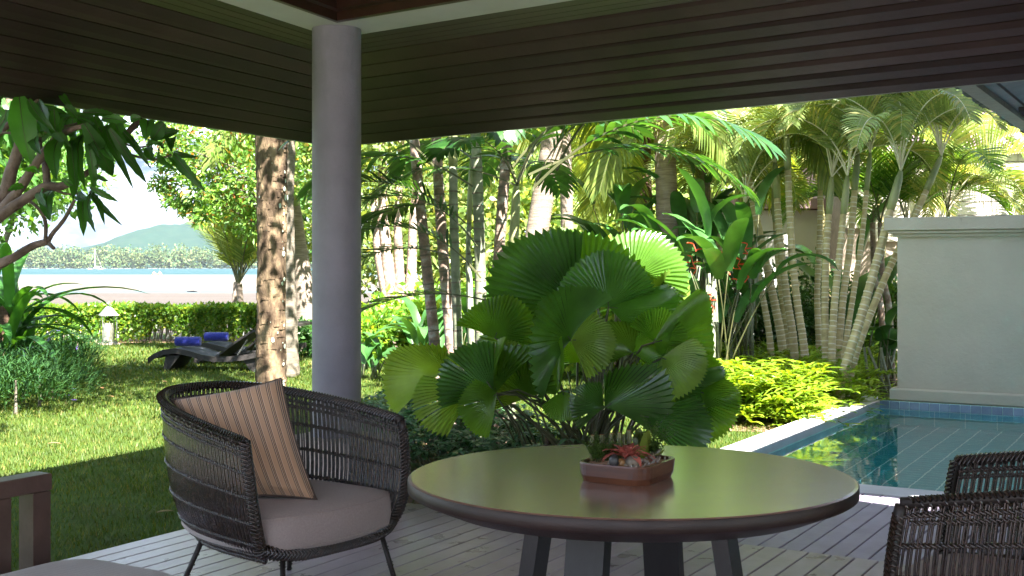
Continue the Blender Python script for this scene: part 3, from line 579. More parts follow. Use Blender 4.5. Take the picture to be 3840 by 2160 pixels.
def make_chair():
    D = {}
    ths = np.linspace(-PI/2, PI/2, 600); pts = [surf(t, .99) for t in ths]; ln = [0]
    for a, b in zip(pts, pts[1:]): ln.append(ln[-1]+(b-a).length)
    def th_at(sx): return float(np.interp(sx, ln, ths))
    Lr = ln[-1]
    st = MB(); n = int(Lr/.0235); rr = random.Random(4)
    for i in range(n+1):
        for ds in (-.0045, .0045):
            t = th_at(min(Lr, max(0, Lr*i/n+ds*rr.uniform(.8, 1.25)))); dt = 0
            hs = [.985, .8, .62, .45, .3, .2, .12, .05, 0]; q = [surf(t+dt*rr.uniform(.85, 1.4)+(math.sin(h*7+i)*.0007), h)+UP*0 for h in hs]; st.tube(q, .0042, 5, caps=False)
    D['vertical_strands'] = st
    bands = []
    for h in (.93, .75, .555, .345, .16, .055):
        b = MB(); q = resample([surf(t, h) for t in list(ths[::4])+[PI/2]], .007)
        helix(b, q, .0048, .0062, .030, 0, 5); helix(b, q, .0048, .0062, .030, PI, 5)
        if h == .93:
            q = resample([surf(t, .885) for t in ths[::4]], .007); helix(b, q, .0042, .006, .030, 0, 5); helix(b, q, .0042, .006, .03, PI, 5)
        bands.append(b)
    rim = MB(); q = [surf(t, 1)+V((0, 0, .004)) for t in list(ths[::6])+[PI/2]]
    rim.tube(q, .0165, 8, 1); cen = V((-.4, 0, 0))
    def nr(p, t): 
        o_ = V((t.y, -t.x, 0)).normalized(); return (UP*1.0+o_*.35).normalized()
    braid(rim, q, .046, nr, lift=.014); 
    def nr2(p, t): return V((t.y, -t.x, 0)).normalized()
    for dz in (-.008,): helix(rim, resample([p+nr2(p, V((0, 0, 0))) if False else p+UP*dz for p in q], .006), .005, .017, .022, 0, 4)
    # front frame: tip -> down -> across -> up
    fr = MB(); h_ = np.linspace(1, .12, 16); left = [surf(-PI/2, h) for h in h_]; right = [surf(PI/2, h) for h in h_[::-1]]
    lo, ro = left[-1], right[0]; mid = []
    for i in range(1, 16):
        a = i/16; y = lo.y+(ro.y-lo.y)*a; e = 1-abs(2*a-1)**4.0; mid.append(V((lo.x+.035*e+.02*e, y*1.0, lo.z-.035*e)))
    q = left+mid+right; fr.tube(q, .017, 8, 1)
    braid(fr, q, .052, lambda p, t: (V((1, 0, 0))-t*t.x).normalized(), r=.0062, lift=.015)
    braid(fr, q, .034, lambda p, t: (V((0, 1 if p.y > 0 else -1, 0))-t*(t.y*(1 if p.y > 0 else -1))).normalized() if abs(p.y) > .3 else (V((0, 0, -1))+t*t.z).normalized(), r=.0058, lift=.012)
    # seat base deck
    sb = MB(); ring = [surf(t, .02) for t in np.linspace(-PI/2, PI/2, 40)]+mid[::-1]; nq = len(ring); sb.add([V((p.x, p.y, .268)) for p in ring], [tuple(range(nq))]); sb.add([V((p.x, p.y, .262)) for p in ring], [tuple(range(nq-1, -1, -1))])
    br = MB(); q = resample([surf(t, .0) for t in np.linspace(-PI/2, PI/2, 60)], .008); helix(br, q, .007, .008, .03, 0, 5); helix(br, q, .007, .008, .03, PI, 5)
    legs = []
    for x, y, ox, oy in ((.03, .27, .06, .05), (.03, -.27, .06, -.05), (-.50, .24, -.10, .07), (-.50, -.24, -.10, -.07)):
        b = MB(); q = [V((x, y, .27)), V((x+ox, y+oy, 0))]; b.tube(q, .011, 8, 1); q = [q[0].lerp(q[1], i/45) for i in range(46)]
        helix(b, q, .0045, .012, .0115, 0, 4); legs.append(b)
    # cushion
    cu = MB(); cs_ = []
    def cring(sc, z):
        pts = []
        for t in np.linspace(-PI/2, PI/2, 41):
            p = surf(t, .3); pts.append(V((-.40+(p.x+.40)*.93*sc-.0, p.y*.90*sc, z)))
        fl, rl = pts[0], pts[-1]
        for i in range(1, 12):
            a = i/12; pts.append(V((rl.x+.075*math.sin(PI*a)**.6+.02, rl.y+(fl.y-rl.y)*a, z)))
        return pts
    rings = [cring(.93, .272), cring(.985, .29), cring(1.0, .33), cring(1.0, .385), cring(.985, .415), cring(.95, .43), cring(.86, .441), cring(.6, .447), cring(.25, .445)]
    loft(cu, rings)
    pp_ = MB(); pr2 = [V(p) for p in cring(.975, .422)]; pp_.tube(pr2+[pr2[0]], .0035, 5); pr2 = [V(p) for p in cring(.99, .300)]; pp_.tube(pr2+[pr2[0]], .0035, 5)
    me = {'strand': st.mesh('vertical_strands', M['rattan'], True), 'bands': [b.mesh('woven_band', M['rattan'], True) for b in bands], 'rim': rim.mesh('top_rim', [M['rattan'], M['core']], True), 'frame': fr.mesh('front_frame', [M['rattan'], M['core']], True),
          'base': sb.mesh('seat_base', M['core']), 'ring': br.mesh('base_ring', M['rattan'], True), 'legs': [b.mesh('leg', [M['rattan'], M['core']], True) for b in legs], 'cush': cu.mesh('seat_cushion', M['cush'], True), 'pip': pp_.mesh('piping', M['cush'], True)}
    return me
CH = make_chair()
def chair(loc, rz, label):
    g = empty('wicker_armchair', loc, label, 'chair', 'wicker armchairs around the table', rz)
    put('vertical_strands', CH['strand'], parent=g)['kind'] = 'stuff'
    for b in CH['bands']: put('woven_band', b, parent=g)
    for k_, n_ in (('rim', 'top_rim'), ('frame', 'front_frame'), ('base', 'seat_base'), ('ring', 'base_ring'), ('cush', 'seat_cushion')): put(n_, CH[k_], parent=g)
    put('piping', CH['pip'], parent=[c for c in g.children if c.name.startswith('seat_cushion')][0])
    for b in CH['legs']: put('leg', b, parent=g)
    return g
chair(V((-.75, 4.91, 0)), math.atan2(-.62, .78), 'dark wicker tub armchair left of the table holding the striped pillow')
chair(V((1.315, 3.765, 0)), math.radians(150), 'dark wicker tub armchair cut off by the right edge of the photo')
# pillow
def pillow():
    TL, TR, BR, BL = V((-1.45, 5.12, .83)), V((-.985, 5.12, .92)), V((-.80, 4.90, .445)), V((-1.21, 4.91, .45))
    c = (TL+TR+BR+BL)/4; n = (TR-BL).cross(TL-BR).normalized(); n = n if n.y < 0 else -n
    NN = 28; vs = []; uv = []
    for s_ in (1, -1):
        for j in range(NN+1):
            for i in range(NN+1):
                a, b = i/NN, j/NN; X, Y = 2*a-1, 2*b-1; pin = 1-.07*(1-X*X)*abs(Y)**3; pin2 = 1-.07*(1-Y*Y)*abs(X)**3
                A, B = (X*pin2+1)/2, (Y*pin+1)/2
                p = BL.lerp(BR, A).lerp(TL.lerp(TR, A), B); h = .085*((1-X**4)*(1-Y**4))**.45+.006*noise.noise(V((a*4, b*3, s_)))*(1-X*X)*(1-Y*Y)
                vs.append(p+n*h*s_-c); uv.append((a, b))
    f = []; q = (NN+1)**2
    for s_ in (0, 1):
        for j in range(NN):
            for i in range(NN):
                a = s_*q+j*(NN+1)+i; g = (a, a+1, a+NN+2, a+NN+1); f.append(g if s_ == 0 else g[::-1])
    mb = MB(); mb.add(vs, f); me = mb.mesh('pillow_cover', M['pillow'], True); l = me.uv_layers.new(name='UVMap')
    for lp in me.loops: l.data[lp.index].uv = uv[lp.vertex_index]
    g = empty('striped_pillow', c, 'square orange and brown striped pillow leaning in the left wicker armchair', 'pillow'); cov = put('pillow_cover', me, parent=g)
    e = []
    for j in range(NN+1): e.append(j*(NN+1))
    edge = [V(vs[i]) for i in range(NN+1)]+[V(vs[j*(NN+1)+NN]) for j in range(1, NN+1)]+[V(vs[NN*(NN+1)+i]) for i in range(NN-1, -1, -1)]+[V(vs[j*(NN+1)]) for j in range(NN-1, -1, -1)]
    pb = MB(); q = resample(edge, .0045); helix(pb, q, .0035, .0035, .016, 0, 5); helix(pb, q, .0035, .0035, .016, PI, 5); pb.build('piping', mat('piping_cord', (.12, .085, .07), 60, .8), cov, True)
pillow()
# ------------------------------------------------------------------ wooden garden seat, lower left
sf = empty('wooden_sofa', V((-1.645, 4.29, 0)), 'brown wooden slat-armed garden seat with beige ribbed cushion, bottom left corner', 'sofa', rz=PI/2-TH)
# local x = u, y = -v ; arm runs to -x
def sbx(x0, x1, y0, y1, z0, z1, n, m=M['sofawood'], bev=.003): return MB().box(((x0+x1)/2, (y0+y1)/2, (z0+z1)/2), x1-x0, y1-y0, z1-z0, bev=bev).build(n, m, sf)
sbx(-.85, 0, 0, .085, .60, .66, 'arm_rail'); sbx(-.075, -.002, .004, .081, 0, .598, 'arm_post'); sbx(-.85, -.78, .004, .081, 0, .598, 'arm_post')
for x in (-.205, -.38, -.555): sbx(x, x+.045, .01, .075, .16, .598, 'arm_slat')
sbx(-.78, -.08, .015, .07, .12, .17, 'lower_rail'); sbx(-.85, -.02, -.66, -.01, .20, .27, 'seat_frame')
for x in (-.07, -.83): sbx(x, x+.05, -.66, -.60, 0, .198, 'leg')
cu = MB(); loft(cu, [[(x-.36, y-.42, z-.045) for x, y in rrect(w, h, .13, 8)] for w, h, z in [(.70, .56, .272), (.76, .62, .30), (.77, .63, .36), (.74, .60, .41), (.68, .54, .432), (.6, .46, .442), (.45, .33, .449), (.25, .18, .452), (.08, .06, .453)]])
me = cu.mesh('seat_cushion', M['ribbed'], True); l = me.uv_layers.new(name='UVMap')
for lp in me.loops: c_ = me.vertices[lp.vertex_index].co; l.data[lp.index].uv = (c_.x+c_.z*.7, c_.y)
put('seat_cushion', me, parent=sf)
# ------------------------------------------------------------------ loungers, towels, lantern
def lounger(label):
    g = empty('sun_lounger', (0, 0, 0), label, 'sun lounger', 'sun loungers on the lawn')
    # local x along length (head at +x), y across
    prof_ = [(-1.0, .20), (-.9, .27), (-.75, .335), (-.55, .36), (-.35, .33), (-.1, .26), (.1, .235), (.35, .24), (.6, .27), (.85, .32), (1.0, .34)]
    for s_ in (-1, 1):
        mb = MB()
        for (x0, z0), (x1, z1) in zip(prof_, prof_[1:]): mb.hexa([(x0, s_*.33-.02, z0-.085), (x1, s_*.33-.02, z1-.085), (x1, s_*.33+.02, z1-.085), (x0, s_*.33+.02, z0-.085)], [(x0, s_*.33-.02, z0), (x1, s_*.33-.02, z1), (x1, s_*.33+.02, z1), (x0, s_*.33+.02, z0)])
        mb.build('side_rail', M['loung'], g)
    mb = MB()
    for (x0, z0), (x1, z1) in list(zip(prof_, prof_[1:]))[:6]: mb.hexa([(x0, -.31, z0-.03), (x1, -.31, z1-.03), (x1, .31, z1-.03), (x0, .31, z0-.03)], [(x0, -.31, z0-.005), (x1, -.31, z1-.005), (x1, .31, z1-.005), (x0, .31, z0-.005)])
    mb.build('seat_surface', M['loungseat'], g)
    mb = MB(); bp = [(.1, .23), (.3, .38), (.5, .52), (.68, .63), (.85, .70), (1.0, .715), (1.12, .69)]
    for (x0, z0), (x1, z1) in zip(bp, bp[1:]): mb.hexa([(x0, -.33, z0-.04), (x1, -.33, z1-.04), (x1, .33, z1-.04), (x0, .33, z0-.04)], [(x0, -.33, z0), (x1, -.33, z1), (x1, .33, z1), (x0, .33, z0)])
    mb.build('backrest', M['loung'], g)
    for x, dx in ((-.62, -.10), (.62, .12)):
        MB().hexa([(x+dx-.05, -.3, 0), (x+dx+.04, -.3, 0), (x+dx+.04, .3, 0), (x+dx-.05, .3, 0)], [(x-.10, -.3, .245), (x+.14, -.3, .245), (x+.14, .3, .245), (x-.10, .3, .245)]).build('leg', M['loung'], g)
    for s_ in (-1, 1): MB().tube([(.45, s_*.27, .24), (.62, s_*.27, .50)], .012, 6).build('strut', M['lantern'], g)
    return g
l1 = lounger('nearer dark woven sun lounger with raised back, blue towel roll on its foot end'); l1.location = (gx(545, 17.6, GZ)); l1.rotation_euler[2] = math.radians(-9)
l2 = lounger('farther dark sun lounger mostly hidden behind the nearer one and the trunk'); l2.location = gx(640, 19.0, GZ); l2.rotation_euler[2] = math.radians(-9)
l1.scale = l2.scale = (.92,)*3; l2.location = gx(612, 18.8, GZ); bpy.context.view_layer.update()
def towel(loc, rz, label):
    g = empty('towel_roll', loc, label, 'towel', 'rolled blue towels', rz); g.scale = (.88, .8, .8); mb = MB(); vs = []; n = 40
    for k_ in range(2):
        for i in range(n): a = i/n*2*PI*2.6; r_ = .085*(.25+.75*i/n); vs.append((-.21+.42*k_, r_*math.cos(a), r_*math.sin(a)))
    mb.add(vs, [(i, i+1, n+i+1, n+i) for i in range(n-1)]); mb.build('towel_layers', M['towel'], g, True)
    mb = MB(); pr_ = [(-.215, .05), (-.21, .078), (-.19, .088), (.19, .088), (.21, .078), (.215, .05)]; vs = [(x, r_*math.cos(a), r_*math.sin(a)) for x, r_ in pr_ for a in np.linspace(0, 2*PI, 25)[:-1]]
    mb.add(vs, [(i*24+j, i*24+(j+1) % 24, (i+1)*24+(j+1) % 24, (i+1)*24+j) for i in range(5) for j in range(24)]+[tuple(range(24)), tuple(range(5*24, 6*24))]); mb.build('towel_cover', M['towel'], g, True)
towel(l1.matrix_basis@V((-.48, .0, .445)), math.radians(0), 'rolled royal blue towel on the foot end of the nearer lounger')
towel(l2.matrix_basis@V((-.48, .0, .445)), math.radians(0), 'rolled royal blue towel on the farther lounger, half hidden by a backrest')
ln = empty('garden_lantern', gx(273, 23.2, GZ), 'tall grey metal lantern with peaked top and cream candle in front of the hedge', 'lantern', rz=.5); ln.scale = (.5,)*3
MB().box((0, 0, .03), .80, .80, .06, bev=.01).build('stone_base', M['plinth'], ln); MB().box((0, 0, .085), .62, .62, .05, bev=.01).build('lantern_base', M['lantern'], ln)
for x in (-1, 1):
    for y in (-1, 1): MB().box((x*.26, y*.26, .62), .03, .03, 1.02).build('lantern_post', M['lantern'], ln)
    MB().box((x*.262, 0, .62), .006, .49, 1.0).build('glass_pane', M['glass'], ln); MB().box((0, x*.262, .62), .49, .006, 1.0).build('glass_pane', M['glass'], ln)
MB().add([(-.33, -.33, 1.13), (.33, -.33, 1.13), (.33, .33, 1.13), (-.33, .33, 1.13), (-.12, -.12, 1.42), (.12, -.12, 1.42), (.12, .12, 1.42), (-.12, .12, 1.42), (0, 0, 1.52)], [(0, 3, 2, 1), (0, 1, 5, 4), (1, 2, 6, 5), (2, 3, 7, 6), (3, 0, 4, 7), (4, 5, 8), (5, 6, 8), (6, 7, 8), (7, 4, 8)]).build('lantern_roof', M['lantern'], ln)
MB().tube([(0, 0, 1.5), (0, 0, 1.6), (.05, 0, 1.66), (0, 0, 1.72)], .014, 6).build('handle', M['lantern'], ln)
cn = empty('pillar_candle', gx(273, 23.2, GZ+.056), 'thick cream pillar candle standing inside the lantern', 'candle'); cn.scale = (.5,)*3
MB().lathe((0, 0, 0), [(.19, 0), (.19, .70), (.17, .72), (.02, .70), (.005, .70)], 20).build('wax', M['candle'], cn, True); MB().tube([(0, 0, .70), (0, .004, .75)], .008, 4).build('wick', M['black'], cn)
# ------------------------------------------------------------------ foliage builders
def frond_mesh(name, L_, n, ll, lw, e0, arch, leafm, droop=.6, vee=.5, fwd=.55, stalk=.18, seed=0, seg=4, rach=.012, curl=0, gapr=0):
    r = random.Random(seed); mb = MB(); K_ = 26; pts = []; dirs = []; p = V((0, 0, 0)); yaw = 0
    for i in range(K_+1):
        t = i/K_; e = e0-arch*t**1.25; d = V((math.cos(e)*math.cos(yaw), math.cos(e)*math.sin(yaw), math.sin(e))); pts.append(p.copy()); dirs.append(d); p = p+d*L_/K_; yaw += curl/K_
    mb.tube(pts, [rach*(1-.85*i/K_) for i in range(K_+1)], 4, 1)
    def at(t): f = min(t, .999)*K_; i = int(f); return pts[i].lerp(pts[i+1], f-i), dirs[i].lerp(dirs[i+1], f-i).normalized()
    for i in range(n):
        t = stalk+(1-stalk)*(i+.5)/n; p, d = at(t); side0 = d.cross(UP); side0 = side0.normalized() if side0.length > .05 else V((0, 1, 0)); nu = side0.cross(d).normalized()
        tt = (t-stalk)/(1-stalk); l2 = ll*(.45+.55*math.sin(PI*min(1, .18+.75*tt)))*(1-.45*max(0, tt-.75)/.25)
        for s_ in (-1, 1):
            if gapr and r.random() < gapr: continue
            f_ = fwd+.5*tt+r.uniform(-.08, .08); dd = (side0*s_+d*f_+nu*(vee+r.uniform(-.12, .12))).normalized(); l3 = l2*r.uniform(.88, 1.08); q = V(p); vs = []; wdir = (d-dd*d.dot(dd)).normalized()
            for k in range(seg+1):
                a = k/seg; w = lw*.5*(math.sin(PI*min(1, .2+a*.8))**.6 if k < seg else .08); vs += [q-wdir*w, q+wdir*w]
                dd = (dd-UP*droop/seg*(.5+a)).normalized(); q = q+dd*l3/seg
            mb.add(vs, [(2*k, 2*k+1, 2*k+3, 2*k+2) for k in range(seg)], 0)
    return mb.mesh(name, [leafm, M['petiole'] if leafm is not M['yelfrond'] else M['arecaring']], False)
def palm(loc, label, trunkpts, r0, r1, barkm, fronds, nf, cat='palm', group=None, name='palm_tree', rings=0, shaft=None, seed=0, azs=None, fs=1, lump=0, n=10, ringm=None):
    r = random.Random(seed); g = empty(name, loc, label, cat, group); tp_ = [V(p)-V(loc) for p in trunkpts]
    # smooth trunk
    fine = []
    for i in range(len(tp_)-1):
        p0, p1, p2, p3 = tp_[max(i-1, 0)], tp_[i], tp_[i+1], tp_[min(i+2, len(tp_)-1)]
        for k in range(10): t = k/10; fine.append(.5*((2*p1)+(-p0+p2)*t+(2*p0-5*p1+4*p2-p3)*t*t+(-p0+3*p1-3*p2+p3)*t**3))
    fine.append(tp_[-1]); m_ = len(fine)
    MBt = MB(); MBt.tube(fine, [r0+(r1-r0)*(i/(m_-1))**.7 for i in range(m_)], n, lump=lump, seed=seed); tk_ = MBt.build('trunk', barkm, g, True)
    if rings:
        rb = MB(); q = resample(fine, rings)
        for i in range(1, len(q)-1):
            if r.random() < .12: continue
            q[i] = q[i]+(q[i+1]-q[i])*r.uniform(-.25, .25)
            rad = r0+(r1-r0)*(i/len(q))**.7; t = (q[i+1]-q[i-1]).normalized(); rb.tube([q[i]-t*.006, q[i]+t*.006], rad*1.07+.001, 8)
        rb.build('trunk_rings', ringm or M['arecaring'], tk_)['kind'] = 'stuff'
    top = fine[-1]
    if shaft:
        t = (fine[-1]-fine[-3]).normalized(); MB().tube([top, top+t*shaft*.3, top+t*shaft*.8, top+t*shaft], [r1*1.02, r1*1.2, r1*1.0, r1*.55], 8).build('crownshaft', M['shaft'], g, True); top = top+t*shaft
    for i in range(nf):
        a = azs[i] if azs else (i*2.4+r.uniform(-.3, .3)+seed); me = fronds[i % len(fronds)]; o = put('frond', me, parent=g, loc=top, scale=fs*r.uniform(.88, 1.12)); o.rotation_euler = (r.uniform(-.15, .15), r.uniform(-.18, .18), a)
    return g
ARE = [frond_mesh('areca_frond', 1.75, 46, .42, .020, e0, ar, M['yelfrond'], dp, .75, .6, .2, s_, 4, .010, cu) for s_, e0, ar, dp, cu in ((1, 1.35, 2.1, .5, .3), (2, 1.2, 2.4, .7, -.3), (3, 1.45, 1.7, .4, .1), (4, 1.0, 2.3, .8, .5), (5, 1.5, 2.6, .6, -.4))]
ARG = [frond_mesh('areca_frond', 1.6, 40, .40, .022, e0, ar, M['green'], dp, .6, .6, .2, s_, 4, .010, cu) for s_, e0, ar, dp, cu in ((11, 1.3, 2.1, .5, .3), (12, 1.0, 2.2, .7, -.3), (13, 1.45, 1.7, .4, .1))]
DKF = [frond_mesh('palm_frond', 1.5, n_, .40, .052, e0, ar, M['darkfrond'], dp, .25, .55, .25, s_, 5, .011, cu) for s_, e0, ar, dp, cu, n_ in ((21, .9, 1.7, .7, .2, 17), (22, .6, 1.5, .9, -.2, 18), (23, 1.1, 1.9, .6, .1, 16), (24, .35, 1.3, .9, -.1, 20))]
DKN = [frond_mesh('palm_frond', 1.1, 24, .34, .020, e0, ar, M['darkfrond'], .4, .3, .6, .25, s_, 4, .008, cu) for s_, e0, ar, cu in ((31, .9, 1.3, .2), (32, 1.2, 1.5, -.2), (33, .5, 1.0, .1))]
COC = [frond_mesh('coconut_frond', 3.0, 64, .80, .038, e0, ar, M['coco'], dp, .3, .5, .15, s_, 5, .025, cu) for s_, e0, ar, dp, cu in ((41, .9, 2.1, 1.1, .2), (42, .4, 1.8, 1.3, -.2), (43, 1.3, 2.0, .8, .1), (44, 0, 1.4, 1.4, .2))]
COY = [frond_mesh('young_coconut_frond', 2.2, 46, .5, .03, e0, ar, M['coco'], .35, .2, .7, .2, s_, 4, .02, .1) for s_, e0, ar in ((51, 1.5, .5), (52, 1.35, .75), (53, 1.2, .9))]
# ------------------------------------------------------------------ left: rough trunk and neighbours
def crown(g, cen, rad, n, size, m, seed, clumps=26, flat=.8, name='crown', crad=.45, asp=.5, droop=.0):
    r = np.random.default_rng(seed); d = r.normal(size=(clumps, 3)); d /= np.linalg.norm(d, axis=1, keepdims=True); c = np.array(cen)+d*(r.random((clumps, 1))**.45)*np.array(rad)*.8
    q = leafcloud(c, np.array([crad*max(rad)*f for f in r.uniform(.6, 1.1, clumps)]), n, size, asp, flat, seed, droop, .35)
    q = q-np.array(g.location); return put(name, npmesh(name, q, 4, m), parent=g)
def trunk_tree(name, pts, rad, m, label, cat='tree', n=20, lump=.08, seed=1, extra=True, sub=22):
    g = empty(name, pts[0], label, cat); t = [V(p)-V(pts[0]) for p in pts]; fine = []
    for a, b in zip(t, t[1:]):
        for k in range(sub): fine.append(a.lerp(b, k/sub))
    fine.append(t[-1]); rs_ = np.interp(np.linspace(0, 1, len(fine)), np.linspace(0, 1, len(rad)), rad)
    mb = MB(); mb.tube(fine, [r_*(1+.0*0) for r_ in rs_], n, lump=lump, seed=seed); mb.build('trunk', m, g, True); return g, fine, rs_
g, fine, rs_ = trunk_tree('rough_barked_tree', [gx(681, 14.2, GZ), P(682, 800, 14.2), P(684, 560, 14.2), P(683, 330, 14.2), P(690, 120, 14.2)], [.185, .165, .17, .19, .2], M['bark'], 'thick trunk with peeling rough lichened bark beside the column', seed=4, lump=.05, n=28)
bk = MB(); rr = random.Random(8)
for i in range(110):          # bark flakes standing proud of the trunk
    k = rr.randrange(2, len(fine)-2); a = rr.uniform(PI, 2*PI)+.2; r_ = rs_[k]*1.0; c = fine[k]+V((math.cos(a)*r_, math.sin(a)*r_, rr.uniform(-.05, .05))); w, h = rr.uniform(.02, .07), rr.uniform(.02, .12); t = V((-math.sin(a), math.cos(a), 0)); o_ = V((math.cos(a), math.sin(a), 0))
    bk.hexa([c-t*w-o_*.02, c+t*w-o_*.02, c+t*w*.8+o_*.004, c-t*w*.8+o_*.007], [c-t*w*.8-o_*.02+UP*h, c+t*w-o_*.02+UP*h*1.1, c+t*w*.7+o_*.004+UP*h, c-t*w*.6+o_*.008+UP*h*.9])
bk.build('bark_flakes', M['bark'], g)['kind'] = 'stuff'
crown(g, V((-3.3, 12.2, 5.6)), (3.6, 3.9, 1.3), 9000, .16, M['green'], 91, 26, .8)
mb = MB()
for i in range(46):
    k = rr.randrange(2, len(fine)-2); a = rr.choice([rr.gauss(-.55, .12), rr.gauss(-.5, .1), rr.uniform(PI*1.1, 2*PI)]); r_ = rs_[k]*1.05; c = fine[k]+V((math.cos(a)*r_, math.sin(a)*r_, 0)); t = V((-math.sin(a), math.cos(a), 0)); s_ = rr.uniform(.005, .03)*rr.uniform(.5, 1); o_ = V((math.cos(a), math.sin(a), 0))*.006
    mb.add([c+o_+t*s_*math.cos(q)*rr.uniform(.6, 1.2)+UP*s_*1.5*math.sin(q)*rr.uniform(.6, 1.2) for q in np.linspace(0, 2*PI, 8)[:-1]], [tuple(range(7))])
mb.build('lichen_patches', M['lichen'], g)['kind'] = 'stuff'
g, fine, rs_ = trunk_tree('slim_grey_tree', [gx(728, 16.4, GZ), P(724, 700, 16.4), P(722, 500, 16.4), P(728, 330, 16.4)], [.14, .10, .09, .09], M['greybark'], 'slim grey trunk rising just behind the rough-barked trunk', seed=5)
crown(g, P(735, 330, 16.4)+V((.1, .3, .9)), (1.3, 1.2, .8), 5000, .13, M['green'], 5)
palm(gx(770, 22, GZ), 'leaning palm with yellow crownshaft between the slim grey trunk and the column', [gx(772, 22, GZ), P(768, 760, 22), P(750, 620, 22), P(738, 520, 22)], .24, .13, M['cocobark'], COC, 9, seed=3, shaft=1.6, rings=0, fs=.8, name='leaning_palm')
palm(gx(752, 23.5, GZ), 'second leaning palm trunk crossing behind the first near the column', [gx(745, 23.5, GZ), P(735, 740, 23.5), P(728, 640, 23.5), P(722, 440, 23.5), P(715, 240, 23.5)], .2, .13, M['cocobark'], COC, 8, seed=9, name='leaning_palm')
# young coconut palms beyond the hedge
for i, (px, d, nf, lab) in enumerate([(612, 27, 13, 'young coconut palm with yellow-green fronds on the beach side of the hedge'), (585, 30, 9, 'smaller young coconut palm left of the other beyond the hedge')]):
    base = gx(px, d, -.3); palm(base, lab, [base, base+V((.05*(i*2-1), 0, .7)), base+V((.1*(i*2-1), 0, 1.3))], .08, .07, M['cocobark'], COY, nf, seed=20+i, fs=1.05-.15*i, name='young_coconut_palm', group=None)
# almond tree over the hedge
for i, (x, y, z, rx, lab) in enumerate([(-7.2, 11.0, 4.6, 2.0, 'leafy tree canopy just beyond the left edge shading the bushes'), (7.5, 8.6, 7.5, 2.5, 'tall dense tree added unseen behind the wing roof at the right to shade the wall')]):
    g = empty('unseen_shade_tree', V((x, y, GZ)), lab, 'tree'); MB().tube([V((0, 0, 0)), V((.1, .1, 2)), V((0, 0, z))], [.14, .11, .07], 8).build('trunk', M['greybark'], g, True); crown(g, V((x, y, z)), (rx, rx, 1.0 if i == 0 else 2.0), 3600 if i == 0 else 12000, .17 if i == 0 else .32, M['green'], 95+i, 22 if i == 0 else 40)  # second tree is added out of view to keep sun off the garden wall
g = empty('sea_almond_tree', gx(692, 21, GZ), 'small-leaved tree with a few red leaves overhanging the hedge in front of the bay', 'tree')
g_l = V(g.location)
MB().tube([V((0, 0, 0)), V((.2, 0, 1.6)), V((-.1, 0, 3)), V((.2, 0, 5))], [.09, .075, .06, .04], 8).build('trunk', M['greybark'], g, True)
brm = MB(); rr = random.Random(11)
for i in range(16):
    e = P(rr.uniform(440, 700), rr.uniform(330, 540), 21+rr.uniform(-.8, .8))-g_l; b0 = V((0, 0, rr.uniform(2.0, 3.4))); brm.tube([b0, b0.lerp(e, .5)+V((0, 0, .15)), e], [.03, .018, .007], 5)
brm.build('branches', M['greybark'], g)
cl = [(430, 350, .7), (480, 360, .8), (530, 380, .8), (590, 380, .9), (640, 400, .9), (610, 450, .8), (560, 440, .7), (650, 480, .7), (600, 520, .6), (560, 500, .5), (520, 480, .4), (490, 450, .4), (470, 420, .4), (430, 400, .35), (410, 460, .28), (440, 500, .25), (480, 520, .28), (520, 540, .3), (640, 560, .5), (700, 420, .8), (560, 330, 1), (640, 320, 1.0), (480, 310, .8), (400, 320, .6), (740, 380, .7)]
q = leafcloud([tuple(P(a, b, 21+random.uniform(-.6, .6))-g_l) for a, b, c in cl], [c for a, b, c in cl], 8500, .11, .38, .8, 12, .2, .1); put('crown', npmesh('crown', q, 4, M['almond']), parent=g)
# left backdrop trees
for i, (px, py, d, rx, rz_, m, lab) in enumerate([(-60, 350, 17, 2.0, 1.6, 'green', 'leafy green tree behind the plumeria at the left edge'), (60, 440, 24, 1.5, 1.1, 'green', 'drooping small-leaved tree hanging over the bay at far left'), (760, 450, 30, 1.6, 2.4, 'green', 'green tree behind the leaning palms left of the column')]):
    b = gx(px-(90 if px < 200 else 0), d, GZ); g = empty('garden_tree', b, lab, 'tree'); c = P(px, py, d); MB().tube([V((0, 0, 0)), V((.1, .1, 1.5)), c-b+V((0, 0, -.3))], [.10, .08, .05], 8).build('trunk', M['greybark'], g, True); crown(g, c, (rx, rx, rz_), 6500, .14, M[m], 60+i, 30)
# ------------------------------------------------------------------ hedge and fence
hg = empty('clipped_hedge', gx(500, 24.2, GZ), 'long low clipped green hedge across the end of the lawn', 'hedge'); hl = V(hg.location)
r = np.random.default_rng(21); n = 36000; hx0, hx1 = gx(60, 24.2).x-hl.x, gx(1130, 24.2).x-hl.x
x = r.uniform(hx0, hx1, n); yy = r.uniform(-.32, .32, n); z = .06+.62*r.random(n)**.8; e = r.random(n); yy = np.where(e < .55, -.32+.10*r.random(n), yy); z = np.where(e > .75, .64+.07*r.random(n)+.02*np.sin(x*3), z)
keep = (r.random(n) < np.clip(.30+z*1.3, 0, 1)) & (np.sin(x*1.7)+np.sin(x*4.1+1)+z*4 > -.6); c = np.stack([x, yy, z], 1)[keep]
q = leafcloud(c, .03, len(c)*1, .085, .6, 1, 22); put('foliage', npmesh('foliage', q, 4, M['hedge']), parent=hg)
sm = MB(); rr = random.Random(2)
for i in range(170): x0 = rr.uniform(hx0, hx1); sm.tube([(x0, rr.uniform(-.15, .15), 0), (x0+rr.uniform(-.1, .1), rr.uniform(-.15, .15), .35), (x0+rr.uniform(-.2, .2), 0, .7)], [.012, .009, .005], 4)
sm.build('stems', M['greybark'], hg)['kind'] = 'stuff'
sb_ = MB(); sb_.sheet([(hx0, -.5, .004), (hx1, -.5, .004), (hx1, .6, .004), (hx0, .6, .004)]); so = sb_.build('hedge_soil', M['soil'], None, loc=hl); so['kind'] = 'structure'
